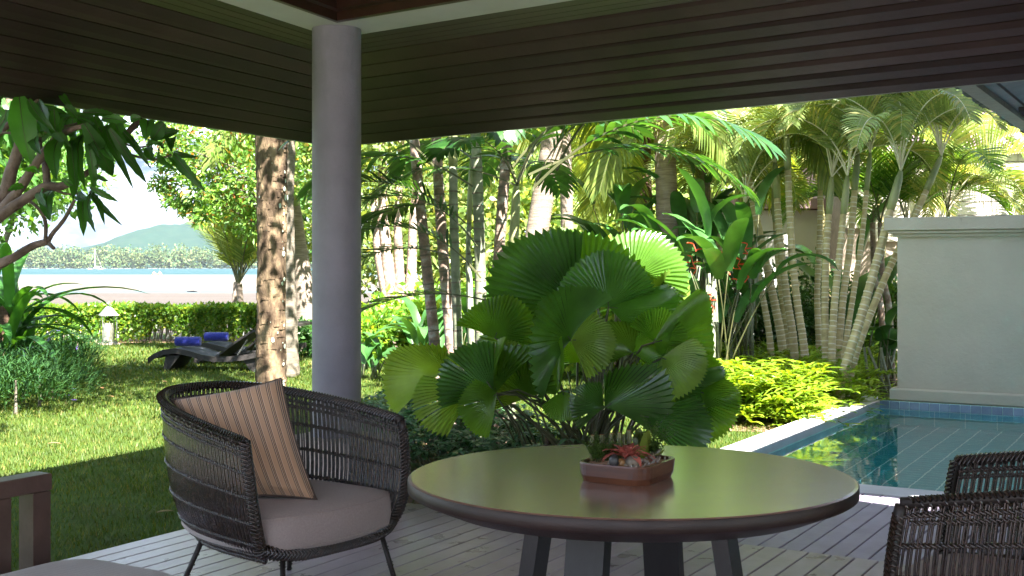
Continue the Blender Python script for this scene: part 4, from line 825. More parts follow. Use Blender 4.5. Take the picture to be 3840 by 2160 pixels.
fe = empty('picket_fence', gx(500, 25, GZ), 'low white picket fence showing in gaps behind the hedge', 'fence'); fl = V(fe.location); pme = MB().box((0, 0, .31), .07, .025, .62, bev=.0).mesh('picket', M['white'])
for i in range(96):
    xx = gx(60, 25).x-fl.x+i*.13; 
    put('picket', pme, parent=fe, loc=(xx, 0, 0))
MB().box((gx(60, 25).x-fl.x+6.2, .03, .45), 12.6, .03, .06).build('fence_rail', M['white'], fe)
# ------------------------------------------------------------------ strap-leaf plant, ruellia bed
def strap(g, az, L_, w, up, droop, m, name='leaf', off=(0, 0, 0), seg=9, fold=.35): 
    mb = MB(); ribbonleaf(mb, off, (math.cos(az), math.sin(az), 0), L_, w, up, droop, seg, 0, fold, prof=lambda t: math.sin(PI*min(1, .22+.78*t))**.6); return mb.build(name, m, g, True)
for j, (px, d, lab, sc_) in enumerate([(5, 15.5, 'giant dark strap-leaved lily clump at the left edge in front of the bay', 1), (60, 17.5, 'smaller strap-leaved lily clump right of the giant one at left', .7)]):
    g = empty('strap_leaf_plant', gx(px, d, GZ), lab, 'plant'); rr = random.Random(30+j)
    for i in range(46 if j == 0 else 26): strap(g, rr.uniform(0, 2*PI), sc_*rr.uniform(1.2, 1.9), .15*sc_, rr.uniform(.5, 1.5), rr.uniform(.9, 2.0), M['strap'], off=(rr.uniform(-.2, .2), rr.uniform(-.2, .2), rr.uniform(0, 1.0)*sc_))
    MB().tube([(0, 0, 0), (0, 0, 1.0*sc_)], [.16*sc_, .10*sc_], 10).build('stem', M['fibre'], g)
def bush_mesh(name, n, rx, rz_, ll, lw, m, seed, up=.5, seg=3):
    r = random.Random(seed); mb = MB()
    for i in range(n):
        a = r.uniform(0, 2*PI); rr_ = rx*math.sqrt(r.random()); hh = rz_*(1-(rr_/rx)**2*.55)*r.uniform(.35, 1.0); d = V((math.cos(a)*rr_/rx+r.uniform(-.6, .6), math.sin(a)*rr_/rx+r.uniform(-.6, .6), 0)); 
        if d.length < .05: d = V((1, 0, 0))
        ribbonleaf(mb, (math.cos(a)*rr_, math.sin(a)*rr_, hh), d, ll*r.uniform(.6, 1.2), lw, r.uniform(up-.5, up+.6), r.uniform(.6, 1.6), seg, 0, .3)
    return mb.mesh(name, m)
RU = [bush_mesh('foliage', 520, .55, .62, .15, .020, M['ruel'], 70+i, .7, 2) for i in range(3)]
pos = [(-20, 12.6), (40, 12.3), (100, 12.9), (135, 13.8), (60, 13.4), (-10, 14.0), (105, 14.9), (150, 15.6), (50, 15.2), (175, 17), (120, 16.8), (195, 18.6), (150, 18.5), (90, 18.4), (205, 20), (160, 20.3), (-40, 16), (30, 17)]
for i, (px, d) in enumerate(pos):
    where = ['at the very left edge, nearest the camera', 'second nearest, beside the leftmost one', 'nearest the lawn edge, with the front corner of the bed', 'bulging farthest onto the lawn near the front', 'behind the two nearest ones', 'cut by the left edge in the second row', 'on the lawn side behind the front corner', 'on the lawn side halfway along the bed', 'in the middle of the bed under the strap leaves', 'on the lawn side past halfway', 'inside the bed past halfway', 'on the lawn side near the far end', 'inside the bed near the far end', 'under the smaller strap-leaved clump', 'at the far lawn-side tip, nearest the lantern', 'just left of the far tip near the hedge', 'cut by the left edge below the giant strap leaves', 'directly below the giant strap leaves'][i]
    near = ['front row', 'second row', 'middle', 'back row'][min(3, int((d-12.3)/2))]
    g = empty('ruellia_bush', gx(px, d, GZ), 'dark narrow-leaved bush %s' % where, 'bush', 'narrow-leaved bushes left of the lawn', rz=i*1.3)
    put('foliage', RU[i % 3], parent=g, scale=.95 if d < 16 else .75); MB().tube([(0, 0, 0), (0, 0, .35)], [.02, .01], 5).build('stem', M['greybark'], g)
    if i % 3 == 0:
        fm = MB()
        for k in range(5): a = k*2*PI/5; c = V((.2, -.35, .5)); fm.add([c, c+V((.03*math.cos(a), -.01, .03*math.sin(a))), c+V((.035*math.cos(a+.5), -.015, .035*math.sin(a+.5)))], [(0, 1, 2)])
        fm.build('flower', M['purple'], g)
for i, (px, py) in enumerate([(183, 984), (170, 1000), (187, 1012)]):
    fm = MB()
    for k in range(5): a = k*2*PI/5; fm.add([(0, 0, .02), (.035*math.cos(a), .035*math.sin(a), .03), (.035*math.cos(a+.8), .035*math.sin(a+.8), .03)], [(0, 1, 2)])
    tag(fm.build('fallen_flower', M['purple'], loc=G(px, py, GZ+.02)), 'small purple flower fallen on the lawn near the bushes, %s of three' % ['farthest', 'middle', 'nearest'][i], 'flower', 'fallen purple flowers')
for i, (px, py) in enumerate([(250, 978), (405, 962), (265, 1000), (120, 1120), (395, 1295), (860, 700)][:5]):
    mb = MB(); ribbonleaf(mb, (0, 0, .012), (1, .4*i-1, 0), .11, .045, .1, .3, 5, 0, .3); tag(mb.build('fallen_leaf', M['redfl'] if i == 9 else mat('dry_leaf_%d' % i, (.32-.03*i, .15, .06), 20, .8), loc=G(px, py, GZ+.02)), 'dry brown leaf lying on the lawn, %s' % ['beside the purple flowers', 'near the lounger shadow', 'just in front of the purple flowers', 'in the near shade at left', 'beside the wicker armchair'][i], 'leaf', 'dry leaves on the lawn')
# ------------------------------------------------------------------ plumeria
def C1(x, y, d): return P(x/2.07/1.4907, (300+y/2.07)/1.4907, d)
pg = empty('plumeria_tree', gx(-90, 6.6, GZ), 'large-leaved plumeria reaching in from the left edge with bare forked branches', 'tree'); pl_ = V(pg.location); rr = random.Random(17)
def br(pts, r0, r1, d=6.5):
    q = [C1(x, y, d+dz)-pl_ for x, y, dz in pts]; fine = []
    for i in range(len(q)-1):
        p0, p1, p2, p3 = q[max(i-1, 0)], q[i], q[i+1], q[min(i+2, len(q)-1)]
        for k in range(5): t = k/5; fine.append(.5*((2*p1)+(-p0+p2)*t+(2*p0-5*p1+4*p2-p3)*t*t+(-p0+3*p1-3*p2+p3)*t**3))
    fine.append(q[-1]); MB().tube(fine, [r0+(r1-r0)*i/(len(fine)-1) for i in range(len(fine))], 9, lump=.07, seed=int(r0*1e4)).build('branch', M['plumbark'], pg, True)
br([(-420, 1500, 0), (-200, 1250, 0), (0, 1060, 0), (170, 940, 0), (350, 830, 0), (450, 830, 0), (545, 800, 0)], .036, .02)
br([(370, 840, 0), (350, 650, .1), (305, 540, .1), (290, 220, .2), (300, 60, .2)], .022, .016)
br([(-350, 1500, 0), (0, 950, .2), (90, 700, .2), (150, 500, .2), (110, 430, .3), (60, 60, .3)], .045, .018)
br([(-300, 1400, 0), (0, 1030, .1), (150, 850, .1), (270, 660, .0), (420, 470, 0), (560, 380, -.1), (700, 350, -.1)], .035, .012)
br([(-300, 1600, 0), (0, 1430, -.1), (120, 1370, -.1), (250, 1290, 0), (370, 1255, 0)], .028, .018)
br([(370, 1260, 0), (410, 1190, .05), (500, 1080, 0), (580, 930, 0)], .014, .009)
br([(352, 1245, 0), (352, 1100, .1), (290, 990, .1), (200, 920, .2)], .012, .008)
br([(380, 1270, 0), (415, 1305, -.1)], .012, .01)
br([(545, 800, 0), (720, 690, .1), (860, 560, .1), (1000, 400, .1), (1090, 310, .2)], .016, .019)
br([(300, 420, .1), (440, 380, .1), (600, 335, .1)], .009, .006); br([(860, 520, .1), (1080, 600, .1), (1220, 612, 0), (1335, 580, 0)], .008, .005); br([(900, 470, 0), (1050, 520, 0), (1150, 512, 0)], .006, .004)
br([(0, 410, 0), (110, 410, 0), (250, 410, .1)], .008, .006); br([(430, 855, 0), (520, 885, 0), (640, 880, 0)], .007, .005); br([(-100, 500, .1), (60, 350, .1), (160, 280, .1)], .02, .015)
def pleaf(x0, y0, x1, y1, w, d=6.4, bend=.06):
    a, b = C1(x0, y0, d+rr.uniform(-.25, .25))-pl_, C1(x1, y1, d+rr.uniform(-.3, .1))-pl_; ax = (b-a); Ln = ax.length; axn = ax.normalized(); vw = V((rr.uniform(-.5, .5), -1, rr.uniform(-.1, .5))); n_ = (vw-axn*vw.dot(axn)).normalized(); s_ = axn.cross(n_); ww = w/(2.07*1.4907)*.3975*6.4/1200*.62; mb = MB(); vs = []; sg = 12
    perp = V((axn.z, 0, -axn.x)); bd = rr.uniform(-1, 1)*bend*Ln
    for i in range(sg+1):
        t = i/sg; c = a+ax*t+perp*bd*math.sin(PI*t)+n_*.12*Ln*math.sin(PI*t); h = ww*math.sin(PI*min(1, .06+.94*t)**.85)**.75 if i < sg else .001; h *= 1+.05*math.sin(i*2.1+x0); f_ = .28*h; vs += [c-s_*h+n_*(f_+.006*math.sin(i*2.9)), c-s_*h*.5+n_*f_*.55, c, c+s_*h*.5+n_*f_*.55, c+s_*h+n_*(f_+.006*math.sin(i*2.3))]
    mb.add(vs, [(i*5+j, i*5+j+1, i*5+j+6, i*5+j+5) for i in range(sg) for j in range(4)]); mb.tube([V(vs[i*5+2])+n_*.002 for i in range(sg+1)], [.0028*(1-.8*i/sg) for i in range(sg+1)], 3, 1)
    return mb.build('leaf', [M['plum'], M['petiole']], pg, True)
LV = [(150,130,240,655,165),(300,165,560,525,110),(500,430,440,775,125),(590,450,565,940,105),(640,430,665,860,62),(670,440,730,885,55),(655,335,875,745,112),(770,370,1035,845,52),(850,375,1135,795,60),(890,280,1015,500,110),(960,400,1175,690,45),(820,350,960,650,70),(740,560,765,700,70),(1150,310,1130,475,90),(1275,330,1175,465,95),(1185,490,1200,635,90),(1195,450,1395,395,70),(1350,570,1595,865,62),(1335,600,1425,745,72),(1240,530,1370,700,55),(1350,560,1550,600,40),(700,830,915,942,42),(700,860,948,1130,44),(700,870,812,1125,42),(705,880,740,1180,52),(640,900,648,1212,72),(410,850,390,1100,105),(345,865,365,995,60),(730,770,852,793,42),(600,900,690,945,60),(500,200,600,300,60),(340,430,320,580,90),(640,250,880,262,50),(420,230,440,420,80),(480,120,610,300,45),(560,300,470,410,50),(220,150,430,400,60),(20,140,-10,250,50),(560,470,600,900,60),(790,300,1000,330,60),(1010,310,1100,290,50),(300,720,180,700,50),(560,820,480,760,40),(1180,500,1270,500,40),(1200,480,1270,560,40),(1330,470,1330,560,70),(40,300,-60,500,70),(180,820,60,860,50),(560,640,640,800,60),(700,400,780,620,55),(380,300,330,430,70),(820,480,900,640,60)]
for a in LV: pleaf(*a)
for i in range(34):
    x0 = rr.uniform(-60, 760); y0 = 120+x0*.22+rr.uniform(0, 190)*(1 if x0 < 500 else .4); a_ = rr.uniform(.1, 2.4); l_ = rr.uniform(190, 330); pleaf(x0, y0, x0+l_*math.cos(a_), y0+l_*math.sin(a_), rr.uniform(50, 85), 6.9)
for i in range(40):
    x0 = rr.uniform(-120, 250); y0 = rr.uniform(250, 1000); a_ = rr.uniform(.2, 2.9); l_ = rr.uniform(100, 200); pleaf(x0, y0, x0+l_*math.cos(a_), y0+l_*math.sin(a_), rr.uniform(35, 55), 9.5)
# ------------------------------------------------------------------ centre: slender palm clump
slim = [ # (base px, points (px,py)..., depth, radius, material, label, fronds)
 (1112, [(1108, 1060), (1095, 880), (1068, 620), (1042, 350), (1030, 150)], 9.6, .042, 'slim', 'spotted slim palm trunk, leftmost, leaning left towards the eave', 4),
 (1152, [(1150, 1060), (1135, 880), (1112, 600), (1098, 350), (1092, 130)], 9.9, .044, 'slim', 'pale patchy slim palm trunk second from left in the central clump', 5),
 (1165, [(1168, 1080), (1150, 800), (1142, 560), (1140, 420)], 9.4, .036, 'slimgreen', 'grey-green slim palm stem third from left with drooping fronds', 6),
 (1205, [(1212, 1080), (1210, 800), (1203, 500), (1196, 330), (1190, 140)], 9.7, .044, 'slimgreen', 'straight ringed grey palm trunk in the middle of the clump', 6),
 (1190, [(1192, 1060), (1183, 850), (1178, 650), (1180, 560)], 10.2, .022, 'slimgreen', 'thinnest young palm stem between the middle trunks', 3),
 (1262, [(1240, 1080), (1245, 850), (1258, 600), (1276, 350), (1285, 130)], 10.0, .046, 'slim', 'brown patchy trunk with moss collar right of the straight one', 5),
 (1290, [(1275, 1080), (1280, 850), (1290, 640)], 9.6, .036, 'slimgreen', 'short palm stem with green crownshaft leaning right in the clump', 6)]
for i, (bx, pts, d, r_, m_, lab, nf) in enumerate(slim):
    pp = [gx(bx, d, GZ)]+[P(a, b, d) for a, b in pts[1:]]
    palm(pp[0], lab, pp, r_*1.15, r_*.92, M[m_], DKF, nf, 'palm', 'slender palms of the central clump', 'slender_palm', seed=40+i, shaft=.55 if i in (2, 6, 4) else .5, rings=.10, ringm=M['greybark'], fs=.95)
# placed fronds of the clump that hang into view
fp = empty('lower_palm', gx(1180, 9.2, GZ), 'young dark palm whose fronds spread between the slender trunks', 'palm'); fpl = V(fp.location)
MB().tube([(0, 0, 0), (.02, 0, .9), (0, 0, 1.6)], [.03, .026, .02], 8).build('trunk', M['slimgreen'], fp, True)
def hang(me, px, py, d, az, sc=1, ry=0, rx=0, par=None, name='frond'):
    par = par or fp; o = put(name, me, parent=par, loc=P(px, py, d)-V(par.location), scale=sc); o.rotation_euler = (rx, ry, az); return o
for a in [(DKF[1], 1190, 470, 9.3, PI*.98, 1.0, 0), (DKF[3], 1150, 520, 9.4, PI*.9, .9, .2), (DKF[0], 1110, 440, 9.2, PI*1.05, .9, 0), (DKN[0], 1170, 560, 9.3, PI*1.08, 1.15, .2), (DKN[1], 1210, 700, 8.9, PI*.95, 1.1, .3), (DKN[2], 1240, 760, 8.7, PI*1.02, 1.1, .25), (DKN[0], 1200, 620, 9, PI*.85, 1.0, 0), (DKF[2], 1250, 430, 9.6, .3, .9, .0), (DKF[0], 1290, 420, 9.2, -.15, 1.15, 0), (DKF[3], 1330, 440, 9.0, -.05, 1.2, -.1), (DKF[1], 1345, 470, 8.8, -.35, 1.3, -.15), (DKN[1], 1340, 480, 9.3, .2, 1.3, 0), (DKF[0], 1120, 380, 10.3, 2.4, 1, 0), (DKN[2], 1150, 650, 9.4, 2.6, 1.1, .2), (DKF[2], 1400, 430, 9.5, -.6, 1.1, 0)]: hang(*a)
# thick palm trunks behind
def thick(px0, pts, d, r0, r1, lab, m='cocobark', nf=6, fr=None, seed=0, fs=.9):
    pp = [gx(px0, d, GZ)]+[P(a, b, d) for a, b in pts]; return palm(pp[0], lab, pp, r0, r1, M[m], fr or COC, nf, 'palm', None, 'tall_palm', seed=seed, fs=fs, n=14)
thick(1300, [(1330, 720), (1355, 560), (1390, 350), (1410, 220)], 15, .16, .13, 'thick leaning grey-brown coconut trunk right of the slender clump', seed=50, nf=6)
thick(1630, [(1628, 720), (1622, 600), (1618, 480), (1615, 330)], 17, .14, .12, 'thick dark brown palm trunk behind the top of the fan palm', 'fibre', seed=51, nf=7)
thick(1440, [(1430, 700), (1425, 500), (1420, 330)], 20, .12, .10, 'pale slim coconut trunk far behind the thick leaning one', seed=52)
thick(1760, [(1765, 600), (1768, 420), (1770, 300)], 16, .12, .10, 'coconut palm with hanging yellow fronds above the red flowers', seed=53, nf=8)
g, _, _ = trunk_tree('pale_multi_stem_tree', [gx(1010, 21, GZ), P(985, 760, 21), P(965, 560, 21), P(960, 300, 21)], [.26, .12, .09, .07], M['slim'], 'pale multi-stemmed tree right behind the column', seed=6)
gl = V(g.location)
for pts in ([(1010, 860), (1005, 700), (1000, 560), (1010, 350)], [(1020, 850), (1035, 680), (1040, 540), (1060, 350)], [(990, 850), (970, 740), (950, 640), (940, 500)]):
    MB().tube([gx(1010, 21, GZ)-gl]+[P(a, b, 21)-gl for a, b in pts], [.13, .11, .09, .07, .06], 10, lump=.04, seed=3).build('trunk', M['slim'], g, True)
crown(g, P(990, 330, 21), (2.2, 1.6, 1.0), 6000, .13, M['pale'], 77)
# ------------------------------------------------------------------ big fan palm
FPD = 7.0
fanp = empty('fan_palm', gx(1500, FPD+.45, GZ), 'big fan palm with round pleated toothed leaves behind the table', 'palm'); fo = V(fanp.location)
FR = random.Random(92); SP = random.Random(5)
def fanleaf(hx, hy, ang, rad, span=150, tilt=.25, d=7.0, cup=.12, droop=.12, roll=0, m='fan', fold=0):
    """hub pixel, direction of the leaf's centre in the view (deg), radius in overview px, half span deg, lean of the tip towards (+) the viewer"""
    e_ = FR.choice([-.75, -.55, -.3, .15, .35, .6]) if tilt < .35 else 0; tilt += e_; rad /= max(.6, math.cos(tilt))**.8
    d += .25; hub = P(hx, hy, d)-fo; R_ = rad*.3975*d/1200; a0 = math.radians(ang)
    ax = V((math.cos(a0)*math.cos(tilt), -math.sin(tilt), math.sin(a0)*math.cos(tilt))); nrm = V((0, -1, 0)); nrm = (nrm-ax*nrm.dot(ax)).normalized(); sd = ax.cross(nrm).normalized()
    q = Matrix.Rotation(roll, 3, ax); nrm = q@nrm; sd = q@sd
    npl = int(44*span/150)+7; na = npl*2; nr_ = 9; vs = []; sp = math.radians(span); ph = FR.uniform(0, 6)
    for i in range(na+1):
        t = i/na*2-1; a = t*sp; pl_f = 1 if i % 2 else -1; toothed = 1.0 if i % 2 == 0 else .95-FR.random()*.018
        rl = R_*(1-.10*abs(t)**2)*(1+.03*math.sin(3*a+ph))*toothed
        for k in range(nr_+1):
            s_ = k/nr_; r_ = rl*s_; w = .0052*R_/.35*pl_f*min(1, s_*1.2)*1.25
            x = r_*math.cos(a); y = r_*math.sin(a); h = cup*R_*(s_**1.7)*(abs(t)**1.5*1.6+fold*abs(t))-droop*R_*s_**2.4*(1-.5*abs(t))+.03*R_*math.sin(2.3*a+ph)*s_**2+w
            c = hub+ax*x+sd*y+nrm*h; c.z -= .16*R_*s_**2*abs(math.sin(a)) ; vs.append(c)
    mb = MB(); n1 = nr_+1; split = {2*SP.randrange(1, npl-1)+1: SP.randint(5, 7) for _ in range(SP.choice([0, 1, 1, 2]))}; mb.add(vs, [(i*n1+k, i*n1+k+1, (i+1)*n1+k+1, (i+1)*n1+k) for i in range(na) for k in range(nr_) if not (i in split and k >= split[i])])
    m = FR.choice(['fan', 'fan', 'fandark', 'fandark', 'fanyel']); o = mb.build('fan_leaf', M[m], fanp); 
    base = V((FR.uniform(-.12, .12), FR.uniform(-.1, .1), FR.uniform(.05, .45))); mid = base.lerp(hub, .55)+V((0, 0, .12)); MB().tube([base, base.lerp(mid, .5)+V((0, 0, .04)), mid, mid.lerp(hub, .6)+V((0, 0, .05)), hub-nrm*.004, hub+ax*R_*.12], [.011, .009, .008, .007, .006, .003], 6).build('petiole', M['petiole'], fanp, True)
FL = [ # back to front
 (1480,770,112,205,75,-.1,7.6,.1,.1),(1590,705,62,150,100,-.2,7.6,.1,.15),(1500,760,65,190,70,-.1,7.7,.1,.1),
 (1455,775,140,250,52,.0,7.5,.1,.12),(1640,800,40,150,90,0,7.6,.1,.15),
 (1480,690,70,120,110,.1,7.7,.1,.1),
 (1531,773,95,152,80,.25,7.1,.18,.10),(1531,773,-5,190,42,.25,7.12,.1,.12),(1245,850,70,118,85,.1,7.2,.15,.1),
 (1436,856,125,135,70,.3,6.9,.14,.1),(1436,856,5,105,60,.45,6.9,.1,.3),(1350,890,160,150,60,.2,7.2,.1,.15),(1470,910,110,130,80,.1,7.3,.2,.1),
 (1645,862,12,195,62,.25,6.9,.12,.08),(1645,862,75,95,60,.0,7.0,.1,.05),(1665,900,-20,90,75,.8,6.85,.1,.3),(1592,888,140,120,72,.3,6.95,.1,.14),(1592,888,20,80,60,.3,6.97,.1,.2),
 (1403,990,105,150,55,.2,6.9,.22,.08),(1322,1003,80,120,50,.15,6.95,.3,.06),(1322,1003,150,90,50,.3,6.95,.3,.06),
 (1118,935,165,142,62,.25,7.0,.1,.14),(1110,935,100,70,60,.2,7.1,.1,.1),(1246,995,140,165,48,.3,6.8,.14,.14),(1246,992,88,130,28,.1,6.78,.5,.0),(1190,985,190,150,42,.4,6.9,.1,.22),(1250,990,215,85,60,.75,6.75,.05,.4),(1270,940,60,90,60,.2,7.1,.1,.1),
 (1666,965,-12,172,42,.3,6.85,.1,.14),(1666,965,105,95,70,.1,6.9,.15,.1),(1672,968,45,140,50,.1,7.0,.1,.1),(1760,985,-20,90,50,.6,6.95,.1,.3),
 (1520,1025,32,170,52,.3,6.75,.14,.16),(1520,1025,155,85,55,.5,6.75,.1,.3),(1415,985,-75,70,70,.5,6.8,.1,.2),(1612,1046,-8,172,34,.35,6.7,.12,.2),(1612,1046,50,110,50,.2,6.8,.1,.1),
 (1700,905,-35,130,60,.2,7.2,.1,.15),(1740,1010,-40,90,60,.3,7.0,.1,.2)]
for i, f in enumerate(FL): fanleaf(*f, roll=FR.uniform(-.8, .8), fold=FR.uniform(0, .45)*1.9)
for x, y, h in ((0, 0, .8), (-.28, .15, .45), (.05, .2, .6)): MB().tube([(x, y, 0), (x+.01, y, h*.5), (x-.01, y, h)], [.045, .038, .03], 10, lump=.15, seed=3).build('trunk', M['fibre'], fanp, True)
for i in range(26):
    a = FR.uniform(0, 2*PI); q = V((FR.uniform(-.35, .1), FR.uniform(-.1, .2), .05)); MB().tube([q, q+V((math.cos(a)*.25, math.sin(a)*.2, .5)), q+V((math.cos(a)*.55, math.sin(a)*.4, FR.uniform(.6, .95)))], [.009, .007, .004], 5).build('petiole', M['petiole'], fanp, True)
# ------------------------------------------------------------------ schefflera in front of the clump
def scheff_mesh(seed, n=42):
    r = random.Random(seed); mb = MB()
    for i in range(n):
        a = r.uniform(0, 2*PI); rr_ = .36*math.sqrt(r.random()); c = V((math.cos(a)*rr_, math.sin(a)*rr_, r.uniform(.18, .60)*(1-.35*(rr_/.36)**2))); mb.tube([V((c.x*.3, c.y*.3, c.z*.5)), c], .0025, 3, 1); k_ = r.randint(6, 8); az0 = r.uniform(0, 6); tl = V((math.cos(a), math.sin(a), 0))*.5
        for k in range(k_):
            az = az0+k*2*PI/k_; ribbonleaf(mb, c, V((math.cos(az), math.sin(az), 0))+tl*.2, r.uniform(.075, .115), .036, r.uniform(-.1, .5), r.uniform(.5, 1.1), 4, 0, .25, prof=lambda t: math.sin(PI*min(1, .1+.9*t))**.8)
    return mb.mesh('foliage', [M['scheff'], M['petiole']])
SM = [scheff_mesh(i) for i in range(3)]
for i, (px, d, s_) in enumerate([(955, 8.9, 1), (1010, 8.0, 1), (1075, 7.8, 1), (1130, 7.6, .95), (1195, 7.5, .9), (1260, 7.4, .85), (1330, 7.35, .85), (1400, 7.3, .9), (1450, 7.3, .75), (1040, 8.9, 1.15), (1110, 8.7, 1.1), (1180, 8.5, 1.05), (1250, 8.3, 1), (1320, 8.1, 1), (990, 9.6, 1.0), (1390, 8.2, .9), (1660, 7.6, .6), (1560, 7.7, .75), (1230, 9.2, 1.0), (970, 8.2, .7)]):
    lab = 'umbrella-leaved shrub %s' % (['at the left end of the row by the chair', 'in the front row near the wicker chair', 'in the front row left of the table edge', 'in the front row under the left fan leaves', 'in the front row behind the table left', 'in the front row below the bluish fan leaf', 'in the front row behind the table middle', 'in the front row left of the fan palm stem', 'small, beside the fan palm stem', 'second row behind the wicker chair arm', 'second row under the leftmost slim trunks', 'second row between slim trunks', 'second row below the middle trunk', 'second row under the dark fan leaves', 'back row nearest the column', 'second row by the palm stems', 'small, right of the fan palm', 'just behind the tray ferns', 'back row among the slim trunks', 'small, beside the column'][i])
    g = empty('umbrella_shrub', gx(px, d, GZ), lab, 'shrub', 'umbrella-leaved shrubs below the palms', rz=i*1.7); put('foliage', SM[i % 3], parent=g, scale=s_); MB().tube([(0, 0, 0), (.02, 0, .3)], [.012, .007], 5).build('stem', M['greybark'], g)
# ------------------------------------------------------------------ yellow-green fern bed
def fern_mesh(seed, n=34):
    r = random.Random(seed); mb = MB()
    for i in range(n):
        a = r.uniform(0, 2*PI); d = V((math.cos(a), math.sin(a), 0)); e = r.uniform(.5, 1.45); ln = r.uniform(.35, .62); p = V((r.uniform(-.12, .12), r.uniform(-.12, .12), .02)); pts = [p.copy()]
        for k in range(7): p = p+(d*math.cos(e)+UP*math.sin(e))*ln/7; e -= .16; pts.append(p.copy())
        mb.tube(pts, .003, 3); sd = d.cross(UP)
        for k in range(2, 8):
            for s_ in (-1, 1): ribbonleaf(mb, pts[k], sd*s_+d*.9, r.uniform(.13, .20)*(1-.06*k), .034, r.uniform(.1, .8), .8, 3, 0, .3)
        ribbonleaf(mb, pts[-1], d, .18, .034, .2, .5, 3, 0, .3)
    return mb.mesh('foliage', M['fern'])
FM = [fern_mesh(i) for i in range(4)]
fpts = []
for row, (d, xs) in enumerate([(11.7, range(1800, 2030, 42)), (12.3, range(1780, 2090, 40)), (13.0, range(1790, 2120, 40)), (13.8, range(1810, 2140, 40)), (14.8, range(1830, 2150, 45)), (16, range(1840, 2130, 50))]):
    for x in xs: fpts.append((x+random.uniform(-14, 14), d+random.uniform(-.25, .25)+max(0, (x-2000)*.006), row))
for i, (px, d, row) in enumerate(fpts):
    side = 'left part' if px < 1900 else ('middle' if px < 2010 else 'right part')
    k_ = sum(1 for q_ in fpts[:i] if q_[2] == row); g = put('fern_plant', FM[i % 4], loc=gx(px, d, GZ), rot=(0, 0, i*1.9), scale=random.uniform(1.0, 1.3)); tag(g, 'glossy yellow-green fern, %s from left in the %s row of the bed by the pool' % (['first', 'second', 'third', 'fourth', 'fifth', 'sixth', 'seventh', 'eighth', 'ninth', 'tenth'][k_], ['front', 'second', 'third', 'fourth', 'fifth', 'rear'][row]), 'fern', 'yellow-green ferns beside the pool')
fb = MB(); fb.sheet([gx(1700, 11.1, GZ+.004), gx(2080, 10.9, GZ+.004), gx(2350, 14.6, GZ+.004), gx(2350, 20, GZ+.004), gx(1500, 20, GZ+.004), gx(1640, 13, GZ+.004)]); fb.build('planting_bed', M['soil'])['kind'] = 'structure'
fb = MB(); fb.sheet([gx(860, 7.9, GZ+.006), V((.5, 6.75, GZ+.006)), gx(1720, 7.5, GZ+.006), gx(1640, 8.2, GZ+.006), gx(1300, 10.8, GZ+.006), gx(960, 10.8, GZ+.006)]); fb.build('planting_bed', M['soil'])['kind'] = 'structure'
# ------------------------------------------------------------------ areca clump
arc = [ # label, depth, base px, points, radius, fronds
 ('yellow ringed stem, outermost left, leaning left', 14.2, 1945, [(1935, 840), (1905, 680), (1890, 600)], .042, 5),
 ('brown stem just right of the outermost left one', 14.6, 1975, [(1965, 850), (1935, 700), (1905, 560), (1880, 430)], .055, 6),
 ('grey-white stem third from left', 14.9, 1990, [(1982, 850), (1965, 740), (1955, 640), (1950, 560)], .038, 5),
 ('tan stem fourth from left', 14.1, 2005, [(1995, 850), (1978, 740), (1962, 600), (1955, 500)], .05, 5),
 ('tall golden ringed stem topped by a big drooping frond', 13.8, 2035, [(2022, 870), (2003, 740), (1990, 600), (1982, 430)], .048, 6),
 ('slender straight stem in the gap of the clump', 14.6, 2065, [(2060, 850), (2056, 740), (2062, 600), (2064, 480)], .042, 5),
 ('golden stem of the middle group, left side', 13.4, 2082, [(2078, 900), (2075, 780), (2078, 640), (2085, 540)], .046, 6),
 ('bright golden stem of the middle group, front', 13.1, 2092, [(2092, 900), (2098, 780), (2110, 660), (2122, 540)], .044, 6),
 ('brownish stem of the middle group, right side', 13.5, 2100, [(2108, 900), (2120, 760), (2138, 620), (2150, 480)], .044, 6),
 ('thin bluish stem right of the middle group', 13.3, 2110, [(2130, 850), (2150, 720), (2168, 600), (2180, 480)], .034, 5),
 ('strongly leaning ringed stem in front, nearest the pool', 12.4, 2105, [(2125, 930), (2165, 800), (2205, 660), (2240, 530)], .052, 7),
 ('leaning stem just behind the nearest one, bending right', 12.8, 2120, [(2150, 900), (2190, 790), (2235, 680), (2290, 570), (2330, 480)], .042, 7)]
for i, (lab, d, bx, pts, r_, nf) in enumerate(arc):
    pp = [gx(bx, d, GZ)]+[P(a, b, d+.1*k) for k, (a, b) in enumerate(pts)]
    palm(pp[0], lab+' of the areca palm clump', pp, r_*1.05, r_*.8, M['arecabark'], ARE, nf+1, 'palm', 'stems of the areca palm clump', 'areca_palm', rings=.062, shaft=.45, seed=100+i, fs=1.0)
for i, (px, d, h, lab) in enumerate([(2300, 15.5, 1.5, 'areca palm with yellow fronds arching over the white wall'), (2420, 14.8, 1.7, 'areca palm behind the white wall, rightmost, fronds drooping across the stone house'), (2210, 17, 2.4, 'tall feathery areca palm right of the clump'), (1960, 18.5, 2.6, 'tall feathery areca palm behind the left of the clump'), (2080, 18, 2.9, 'tall feathery areca palm behind the middle of the clump'), (1840, 17.5, 1.9, 'feathery areca palm above the red flowers'), (2350, 18.5, 2.6, 'tall areca palm far right under the roof edge')]):
    b = gx(px, d, GZ); t = b+V((random.uniform(-.2, .2), 0, h)); palm(b, lab, [b, b.lerp(t, .5)+V((.08, 0, 0)), t], .05, .04, M['arecabark'], ARE+ARG, 12, 'palm', 'single areca palms', 'areca_palm', rings=.08, shaft=.5, seed=130+i, fs=1.1)
